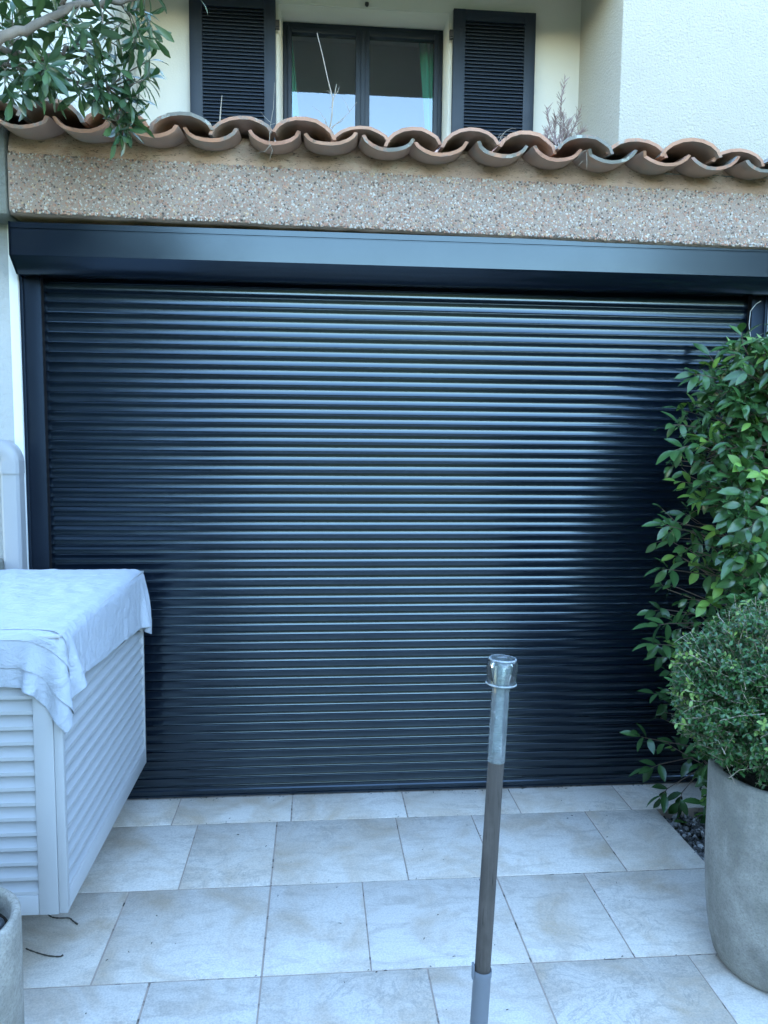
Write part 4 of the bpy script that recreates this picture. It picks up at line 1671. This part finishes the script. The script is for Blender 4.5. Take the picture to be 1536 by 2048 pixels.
# ---- tree over the left wall
def tree():
    r = random.Random(12)
    base = Vector((-1.72, -1.35, -.09))
    t = thing('tree', 'small evergreen tree with leathery leaves reaching over the roof edge', 'tree', base)
    g = Geo()
    trunk = [base, base + Vector((.04, .02, .7)), base + Vector((-.02, .08, 1.5)), base + Vector((.06, .12, 2.2)), base + Vector((.12, .18, 2.7))]
    g.add(tube_geo(trunk, [.085, .07, .06, .052, .045], 10))
    mesh('trunk', g.V, g.F, 'bark', t, 60)
    bp = Vector((-1.66, -1.23, 2.15))
    # twigs that make up the part in the picture: (px, py, distance along the view) -> place in space
    def at(px, py, Y):
        v = CM.transposed() @ Vector(((px - 768) / 1545, (py - 1024) / 1545, 1.0))
        return CAM + v * ((Y - CAM.y) / v.y)
    limbs = []
    # limb seen entering the picture top left, rising to the right
    L1 = [bp, Vector((-1.30, -1.0, 2.40)), at(-60, 105, -.84), at(5, 76, -.80), at(67, 48, -.77), at(123, 20, -.74), at(173, 6, -.70), at(225, 0, -.66), at(280, -2, -.62), at(345, -14, -.56)]
    L2 = [at(121, 20, -.74), at(126, -10, -.74), at(150, -60, -.74), at(190, -120, -.74)]
    L3 = [at(-70, 108, -.84), at(0, 98, -.74), at(50, 112, -.68), at(90, 117, -.64), at(123, 103, -.6), at(147, 88, -.56), at(200, 78, -.5)]
    L4 = [at(-80, 112, -.84), at(0, 128, -.72), at(60, 140, -.66), at(120, 158, -.6), at(170, 170, -.56), at(215, 178, -.52)]
    L5 = [bp, Vector((-1.6, -1.0, 2.8)), Vector((-1.5, -.9, 3.3)), Vector((-1.4, -.95, 3.7))]
    L6 = [bp, Vector((-1.4, -1.5, 2.7)), Vector((-1.15, -1.7, 3.2)), Vector((-1.0, -1.8, 3.6))]
    L7 = [Vector((-1.58, -1.05, 2.75)), Vector((-1.2, -.95, 3.1)), Vector((-.9, -.95, 3.35))]
    L8 = [bp, Vector((-1.9, -1.6, 2.9)), Vector((-2.1, -1.9, 3.5))]
    for L, r0, r1 in ((L1, .019, .005), (L2, .008, .005), (L3, .010, .004), (L4, .007, .003), (L5, .035, .012), (L6, .03, .01), (L7, .02, .008), (L8, .03, .01)):
        # smooth the polyline a little
        pts = []
        for a, b in zip(L, L[1:]):
            for k in range(4):
                pts.append(a.lerp(b, k / 4) + rv(r) * .004)
        pts.append(L[-1])
        vf = tube_geo(pts, [r0 + (r1 - r0) * k / (len(pts) - 1) for k in range(len(pts))], 8)
        mesh('branch', vf[0], vf[1], 'bark', t, 60)
        limbs.append(pts)
    ms = [leaf_mesh(.080, .0215, .22, .22, mat='leaf_tree', obov=.9, tip=0), leaf_mesh(.070, .019, .35, .38, mat='leaf_tree', obov=.9, tip=0, tint=(.85, .9, .95)), leaf_mesh(.088, .022, .15, .10, mat='leaf_tree', obov=1.0, tip=0, tint=(1.15, 1.1, 1.0)), leaf_mesh(.06, .02, .25, .5, mat='leaf_tree', obov=.6, tip=0, tint=(1.3, 1.25, .9))]
    tw = Geo()
    leaves = []

    def rosette(p, out, n):
        ph = r.uniform(0, 6)
        for k in range(n):
            side = Quaternion(out, ph + k * 2.399) @ out.orthogonal().normalized()
            f = k / n
            d = (out * (.15 + .75 * f) + side * (1.0 - .5 * f) + Vector((0, 0, -.12))).normalized()
            up = out * .9 + Vector((0, 0, .5)) + rv(r) * .15
            leaves.append((orient(p - out * .035 * (1 - f), d, up, r.uniform(-.3, .3), r.uniform(.75, 1.15)), r.randrange(3) if r.random() > .08 else 3))

    def twig(p, q, n=None):
        mid = p.lerp(q, .5) + rv(r) * .02
        tw.add(tube_geo([p, mid, q], [.0032, .0025, .0018], 5, False))
        rosette(q, (q - mid).normalized(), n or r.randrange(8, 12))
        if r.random() < .5:
            q2 = mid + ((q - p).normalized() + rv(r) * .6).normalized() * .07
            tw.add(tube_geo([mid, q2], [.0022, .0015], 4, False))
            rosette(q2, (q2 - mid).normalized(), r.randrange(6, 9))
    tips = [(300, 45, -.56), (255, 25, -.62), (290, 110, -.58), (300, 120, -.52), (225, 60, -.6), (205, 25, -.7), (165, 40, -.64), (120, 30, -.7), (70, 40, -.72), (25, 30, -.75),
            (60, 100, -.68), (20, 110, -.7), (120, 110, -.6), (165, 120, -.58), (215, 115, -.62), (255, 150, -.56), (285, 165, -.54), (240, 200, -.52), (215, 190, -.56), (265, 235, -.5),
            (240, 245, -.52), (190, 165, -.6), (130, 150, -.62), (85, 160, -.66), (40, 150, -.7), (110, 185, -.6), (55, 195, -.64), (10, 175, -.7), (160, 190, -.58), (205, 150, -.6), (90, 70, -.6), (45, 70, -.62), (150, 75, -.6), (190, 90, -.55), (15, 70, -.66), (280, 75, -.6), (240, 95, -.55), (95, 130, -.7), (15, 20, -.6), (275, 20, -.6), (270, 195, -.55), (300, 155, -.55), (35, 120, -.55), (75, 15, -.62), (130, 60, -.7), (180, 60, -.68), (60, 130, -.55)]
    allp = [q for L in limbs[:4] for q in L]
    for ti, (px, py, Y) in enumerate(tips):
        if ti % 4 == 2 and py < 150: continue
        q = at(px, py, Y)
        a = min(allp, key=lambda s: (s - q).length + (0.08 if s.x > q.x else 0))
        if (q - a).length > .25:
            m_ = a.lerp(q, .45) + Vector((0, 0, -.01))
            tw.add(tube_geo([a, m_], [.005, .0032], 5, False)); a = m_
        twig(a, q)
    # one spray hanging past the eave, another at the picture's top edge near the shutter
    spine = [at(205, 150, -.55), at(225, 190, -.52), at(245, 228, -.50), at(262, 255, -.48)]
    tw.add(tube_geo(spine, [.004, .003, .002, .0014], 5, False))
    for p, q in zip(spine[1:], spine[2:] + [spine[-1] + (spine[-1] - spine[-2]) * .3]):
        rosette(p, (q - p).normalized(), 7)
    q = at(408, -14, -.52)
    tw.add(tube_geo([at(345, -14, -.56), q], [.003, .002], 5, False)); rosette(q, Vector((.5, -.2, .3)).normalized(), 3)
    # rest of the crown, above and left of the picture
    for k in range(150):
        L = limbs[r.choice([4, 5, 6, 7, 1])]
        a = L[r.randrange(len(L) // 3, len(L))]
        q = a + Vector((r.gauss(0, .28), r.gauss(0, .28), r.gauss(.05, .22)))
        pr = project(q)
        if pr and 330 < pr[0] < 1536 and pr[1] > -60: continue
        if pr and 0 < pr[0] < 330 and pr[1] > 10: continue
        if q.z < 2.3: continue
        twig(a, q)
    mesh('twigs', tw.V, tw.F, 'bark', t, 60)['kind'] = 'stuff'
    place_leaves(t, leaves, ms, 300, 20)


tree()


# ---- grey-green strap leaves at the right edge
def strap_plant():
    r = random.Random(4)
    c = Vector((1.335, -1.43, 1.02))
    base = Vector((1.62, -1.30, 0))
    t = thing('strap_leaved_plant', 'grey-green narrow-leaved stem at the right edge above the box shrub', 'plant', base)
    vf = tube_geo([base, Vector((1.56, -1.36, .5)), Vector((1.46, -1.41, .86)), c], [.012, .010, .008, .006], 8)
    mesh('stem', vf[0], vf[1], 'shrub_stem', t, 60)
    me = leaf_mesh(.13, .017, .25, .12, mat='leaf_grey', rows=6)
    for i, (dx, dz, dy, s) in enumerate(((-.62, .72, -.1, .8), (-1, .02, -.2, .95), (-.5, .25, -.8, .75), (.1, .9, -.2, .9), (.8, .5, -.3, 1.0), (.9, .0, -.2, .9), (.3, .6, .7, .9), (-.8, -.2, .2, .7))):
        o = bpy.data.objects.new('leaf', me); COL.objects.link(o); o.parent = t
        o.matrix_local = Matrix.Translation(-base) @ orient(c + Vector((0, 0, .005 * i)), (dx, dy, dz), (0, -.5, 1), 0, s)


strap_plant()


# ---- dry weeds growing between the eave tiles
def weed_bare(label, root, stems, mat='dry_stem'):
    t = thing('dry_weed', label, 'weed', root, 'dry weeds on the roof tiles')
    for i, (pts, r0) in enumerate(stems):
        P_ = [Vector(root) + Vector(p) for p in pts]
        vf = tube_geo(P_, [r0 * (1 - .7 * k / (len(P_) - 1)) for k in range(len(P_))], 5)
        mesh('stem', vf[0], vf[1], mat, t, 60)


def at2(px, py, Y):
    v = CM.transposed() @ Vector(((px - 768) / 1545, (py - 1024) / 1545, 1.0))
    return CAM + v * ((Y - CAM.y) / v.y)


def rel(root, lst, Y): return [tuple(at2(x, y, Y + k * .004) - Vector(root)) for k, (x, y) in enumerate(lst)]


YW = -.2
root = tuple(at2(657, 262, YW))
weed_bare('tall dry branching weed in the tiles before the window', root, [
    (rel(root, [(657, 275), (664, 230), (665, 195), (656, 160), (645, 110), (634, 66)], YW), .0032),
    (rel(root, [(661, 250), (666, 205), (671, 180), (673, 168)], YW), .0022),
    (rel(root, [(667, 195), (676, 182), (679, 173)], YW), .0012),
    (rel(root, [(664, 190), (656, 182), (651, 181)], YW), .0012),
    (rel(root, [(660, 262), (650, 240), (638, 222), (624, 212)], YW), .0018),
    (rel(root, [(663, 255), (685, 238), (698, 225), (714, 204)], YW), .0018),
    (rel(root, [(699, 224), (693, 208), (683, 193)], YW), .0012),
    (rel(root, [(665, 215), (660, 214), (659, 218)], YW), .0016),
    (rel(root, [(661, 262), (672, 248), (684, 243), (688, 236)], YW), .0014),
    (rel(root, [(652, 280), (650, 258), (651, 236)], YW), .0028)])
root = tuple(at2(440, 248, YW))
weed_bare('single straight dry stalk standing on the tiles before the left shutter', root, [(rel(root, [(439, 262), (441, 225), (444, 190)], YW), .0032)])
root = tuple(at2(540, 285, YW - .08))
weed_bare('thin pale dry weed hanging over the eave left of the window', root, [
    (rel(root, [(538, 290), (541, 250), (547, 215), (549, 165)], YW - .08), .0012),
    (rel(root, [(541, 245), (530, 235), (521, 223)], YW - .08), .0009),
    (rel(root, [(538, 285), (545, 300), (539, 320), (549, 324)], YW - .1), .0009),
    (rel(root, [(541, 290), (530, 303), (516, 305)], YW - .1), .0009),
    (rel(root, [(540, 250), (552, 246), (558, 240)], YW - .08), .0008)])
root = tuple(at2(1005, 282, YW))
weed_bare('low tangle of dry pale weed on the tiles before the right shutter', root, [
    (rel(root, [(1008, 290), (1000, 275), (1012, 262), (1025, 256), (1032, 258)], YW), .0012),
    (rel(root, [(1005, 290), (998, 282), (1006, 272), (1016, 275)], YW), .0010),
    (rel(root, [(1008, 288), (1018, 270), (1030, 264)], YW), .0009),
    (rel(root, [(1003, 288), (994, 280), (1000, 268), (1008, 266)], YW), .0009)])
root = tuple(at2(1165, 318, YW - .08))
weed_bare('few pale grass blades hanging over the eave near the feathery weed', root, [
    (rel(root, [(1172, 300), (1163, 305), (1155, 318), (1150, 322)], YW - .1), .0009),
    (rel(root, [(1173, 305), (1174, 325), (1173, 342)], YW - .1), .0009),
    (rel(root, [(1165, 322), (1158, 330), (1152, 337)], YW - .1), .0008)])
# feathery rosemary-like dry weed
r = random.Random(2)
root = at2(1120, 285, YW)
t = thing('dry_weed', 'feathery pinkish dry weed on the tiles beside the right shutter', 'weed', tuple(root), 'dry weeds on the roof tiles')
gs, gl = Geo(), Geo()
for (pts) in ([(1118, 290), (1122, 250), (1122, 205), (1130, 160)], [(1112, 290), (1100, 260), (1094, 215)], [(1126, 288), (1145, 262), (1160, 222)], [(1115, 290), (1108, 262), (1112, 232)], [(1122, 290), (1134, 268), (1138, 240)], [(1116, 292), (1096, 278), (1092, 262)], [(1126, 290), (1150, 275), (1166, 262)], [(1120, 290), (1128, 262), (1126, 225)]):
    W = [at2(x, y, YW + r.uniform(-.02, .03)) for x, y in pts]
    gs.add(tube_geo(W, [.0024, .002, .0016, .001][:len(W)], 4, False))
    for a, b in zip(W, W[1:]):
        for k in range(26):
            p = a.lerp(b, k / 26)
            d = ((b - a).normalized() * .8 + Vector((r.uniform(-1, 1), r.uniform(-.6, .6), r.uniform(-.1, .5)))).normalized()
            gl.add(tube_geo([p, p + d * r.uniform(.014, .034)], [.0014, .0008], 3, False))
mesh('stem', gs.V, gs.F, 'pink_stem', t)
mesh('needles', gl.V, gl.F, 'pink_stem', t)['kind'] = 'stuff'

# twigs and fallen leaves
for label, pts in (('thin curved twig on the tiles poking out under the cabinet corner', [(95, 1828), (104, 1834), (118, 1836), (138, 1836), (146, 1842), (155, 1848)]),
                   ('short dark twig on the tiles between the left planter and cabinet', [(52, 1897), (70, 1904), (95, 1911), (118, 1913), (126, 1910)])):
    W = []
    for x, y in pts:
        v = CM.transposed() @ Vector(((x - 768) / 1545, (y - 1024) / 1545, 1.0))
        W.append(CAM + v * ((.004 - CAM.z) / v.z))
    W2 = []
    for k in range(len(W) - 1):
        p0, p1, p2, p3 = W[max(k - 1, 0)], W[k], W[k + 1], W[min(k + 2, len(W) - 1)]
        for q_ in range(5):
            u = q_ / 5
            W2.append(.5 * ((2 * p1) + (p2 - p0) * u + (2 * p0 - 5 * p1 + 4 * p2 - p3) * u * u + (3 * p1 - p0 - 3 * p2 + p3) * u ** 3))
    W2.append(W[-1])
    vf = tube_geo(W2, [.0019 + .0004 * math.sin(k * 2.3) + (.0007 if k > len(W2) - 4 else 0) for k in range(len(W2))], 6)
    o = mesh('twig', vf[0], vf[1], 'twig', None, 60)
    tag(o, label, 'twig', 'twigs lying on the tiles')
fl = leaf_mesh(.062, .026, .1, .05, mat='leaf_shrub', tint=(1.6, 1.5, 1.2))
for (x, y, a, label) in ((1.432, -.30, .1, 'fallen green leaf on the gravel by the tile corner'), (1.53, -.46, 1.2, 'fallen green leaf on the gravel against the concrete planter')):
    o = link('fallen_leaf', fl, None, (x, y, -.019), (.1, .1, a))
    tag(o, label, 'leaf', 'fallen leaves on the gravel')
dl = leaf_mesh(.07, .035, .3, .4, mat='leaf_dead')
o = link('dead_leaf', dl, None, (1.62, -.62, 1.71), (.3, .5, 2.8))
tag(o, 'orange dead leaf caught in the shrub at the right edge', 'leaf')
# thin wire by the right guide rail
vf = tube_geo([at2(1503, 690, -.06), at2(1498, 650, -.055), at2(1501, 622, -.05), at2(1512, 608, -.045), at2(1522, 602, -.042)], .0013, 5)
o = mesh('wire', vf[0], vf[1], 'wire', None, 60)
tag(o, 'thin pale wire arching beside the right guide rail', 'wire')

# ================================================================== BEYOND THE PICTURE: hedges and trees that close the yard, some added to block sky and darken reflections
hl = leaf_mesh(.16, .10, .2, .2, rows=2, mat='leaf_hedge', tip=0)


def hedge(name, label, lo, hi, n, seed, cat='hedge'):
    r = random.Random(seed)
    lo, hi = Vector(lo), Vector(hi)
    t = thing(name, label, cat, ((lo.x + hi.x) / 2, (lo.y + hi.y) / 2, 0))
    V, F = [], []
    bm = bmesh.new()
    bx(bm, lo + Vector((.12, .12, 0)), hi - Vector((.12, .12, .12)))
    bmesh.ops.subdivide_edges(bm, edges=bm.edges[:], cuts=5, use_grid_fill=True)
    for v in bm.verts:
        v.co += v.normal * .06 * noise.noise(v.co * 1.7)
    bm_obj('core', bm, 'leaf_hedge', t)
    o = t.children[0]
    ca = o.data.color_attributes.new('tint', 'FLOAT_COLOR', 'POINT')
    ca.data.foreach_set('color', [.6, .6, .6, 1] * len(o.data.vertices))
    leaves = []
    for i in range(n):
        p = Vector([r.uniform(lo[k], hi[k]) for k in range(3)])
        ax = r.choice([0, 0, 1, 1, 2])
        p[ax] = hi[ax] if (ax == 2 or r.random() < .5) else lo[ax]
        p += rv(r) * .06
        leaves.append((orient(p, rv(r), rv(r) + Vector((0, 0, 1)), 0, r.uniform(.5, 1.1)), 0))
    place_leaves(t, leaves, [hl], 0)
    return t


hedge('hedge', 'clipped hedge along the right side of the terrace', (2.9, -8.2, -.09), (3.6, -.1, 1.75), 3500, 31)
hedge('hedge', 'clipped hedge across the far end of the terrace', (-1.2, -9.3, -.09), (2.9, -8.4, 1.75), 3200, 32)
hedge('hedge', 'tall hedge added behind the left boundary wall to darken the shutter reflections', (-2.2, -15, -.09), (-1.37, -2.0, 3.5), 7000, 33)  # added out of view: keeps bright sky off the shutter's left side


def round_tree(label, x, y, h, rad, seed, n=1400):
    r = random.Random(seed)
    t = thing('garden_tree', label, 'tree', (x, y, -.09))
    vf = tube_geo([(x, y, -.09), (x + .05, y, h * .35), (x, y + .05, h * .75)], [.14, .1, .05], 8)
    mesh('trunk', vf[0], vf[1], 'bark', t, 60)
    leaves = []
    for i in range(n):
        d = rv(r).normalized()
        p = Vector((x, y, h - rad * .9)) + Vector((d.x * rad, d.y * rad, d.z * rad * .9)) * (r.random() ** .35) * (1 + .25 * noise.noise(d * 2 + Vector((seed, 0, 0))))
        leaves.append((orient(p, rv(r), rv(r) + Vector((0, 0, 1)), 0, r.uniform(1.2, 2.2)), 0))
    place_leaves(t, leaves, [hl], 0, mass='crown')


round_tree('broad garden tree behind the left boundary wall', -3.6, -4.6, 5.2, 1.9, 41)
round_tree('garden tree behind the right hedge', 5.3, -4.4, 5.4, 1.9, 42)


# unseen far tree line, added to block low sky from walls and shutter
r = random.Random(77)
leaves = []
hl2 = leaf_mesh(.55, .36, .2, .2, rows=2, mat='leaf_hedge', tip=0)
tl = thing('sky_block_treeline', 'far line of trees added beyond the back hedge to block the low sky', 'trees', (0, -26, -.09), None, 'stuff')
bmL = bmesh.new()
bx(bmL, (-34, -28, -.09), (34, -26.5, 4.6))
bmesh.ops.subdivide_edges(bmL, edges=[e for e in bmL.edges if abs(e.verts[0].co.x - e.verts[1].co.x) > 5], cuts=60)
for v in bmL.verts:
    if v.co.z > 1: v.co.z += .7 * noise.noise(Vector((v.co.x * .35, 0, 0)))
core = bm_obj('core', bmL, 'leaf_hedge', tl)
core['kind'] = 'stuff'
ca = core.data.color_attributes.new('tint', 'FLOAT_COLOR', 'POINT')
ca.data.foreach_set('color', [.6, .6, .6, 1] * len(core.data.vertices))
for i in range(5200):
    x = r.uniform(-34, 34)
    h = 5.2 + 1.1 * noise.noise(Vector((x * .35, 0, 0))) + .5 * noise.noise(Vector((x * 1.3, 4, 0)))
    p = Vector((x, -26.3 + r.gauss(0, .5), h * r.random() ** .6))
    leaves.append((orient(p, rv(r), rv(r) + Vector((0, 0, 1)), 0, r.uniform(.6, 1.3)), 0))
place_leaves(tl, leaves, [hl2], 0, mass='crown')

lt = thing('leaf_litter', 'small dry bits lying along the foot of the shutter and in the tile joints', 'litter', (.4, -.4, 0), None, 'stuff')
g = Geo()
r = random.Random(90)
for i in range(120):
    if i < 60: x, y = r.uniform(-.6, 1.7), -.012 - abs(r.gauss(0, .012))
    elif i < 85: x, y = r.uniform(-.6, 1.35), r.choice(ROWS[:4]) + r.gauss(0, .004)
    else: x, y = r.uniform(-.6, 1.2), r.uniform(-1.5, -.05)
    a, L_ = r.uniform(0, 3.14), r.uniform(.003, .012) * (1.6 if i < 60 and r.random() < .12 else 1)
    d = Vector((math.cos(a), math.sin(a), 0)) * L_
    p = Vector((x, min(y, -.004), .0022))
    g.add(tube_geo([p, p + d * .5 + Vector((0, 0, .0015)), p + d], [.0006, r.uniform(.0008, .0016), .0006], 4))
mesh('bits', g.V, g.F, 'twig', lt)['kind'] = 'stuff'
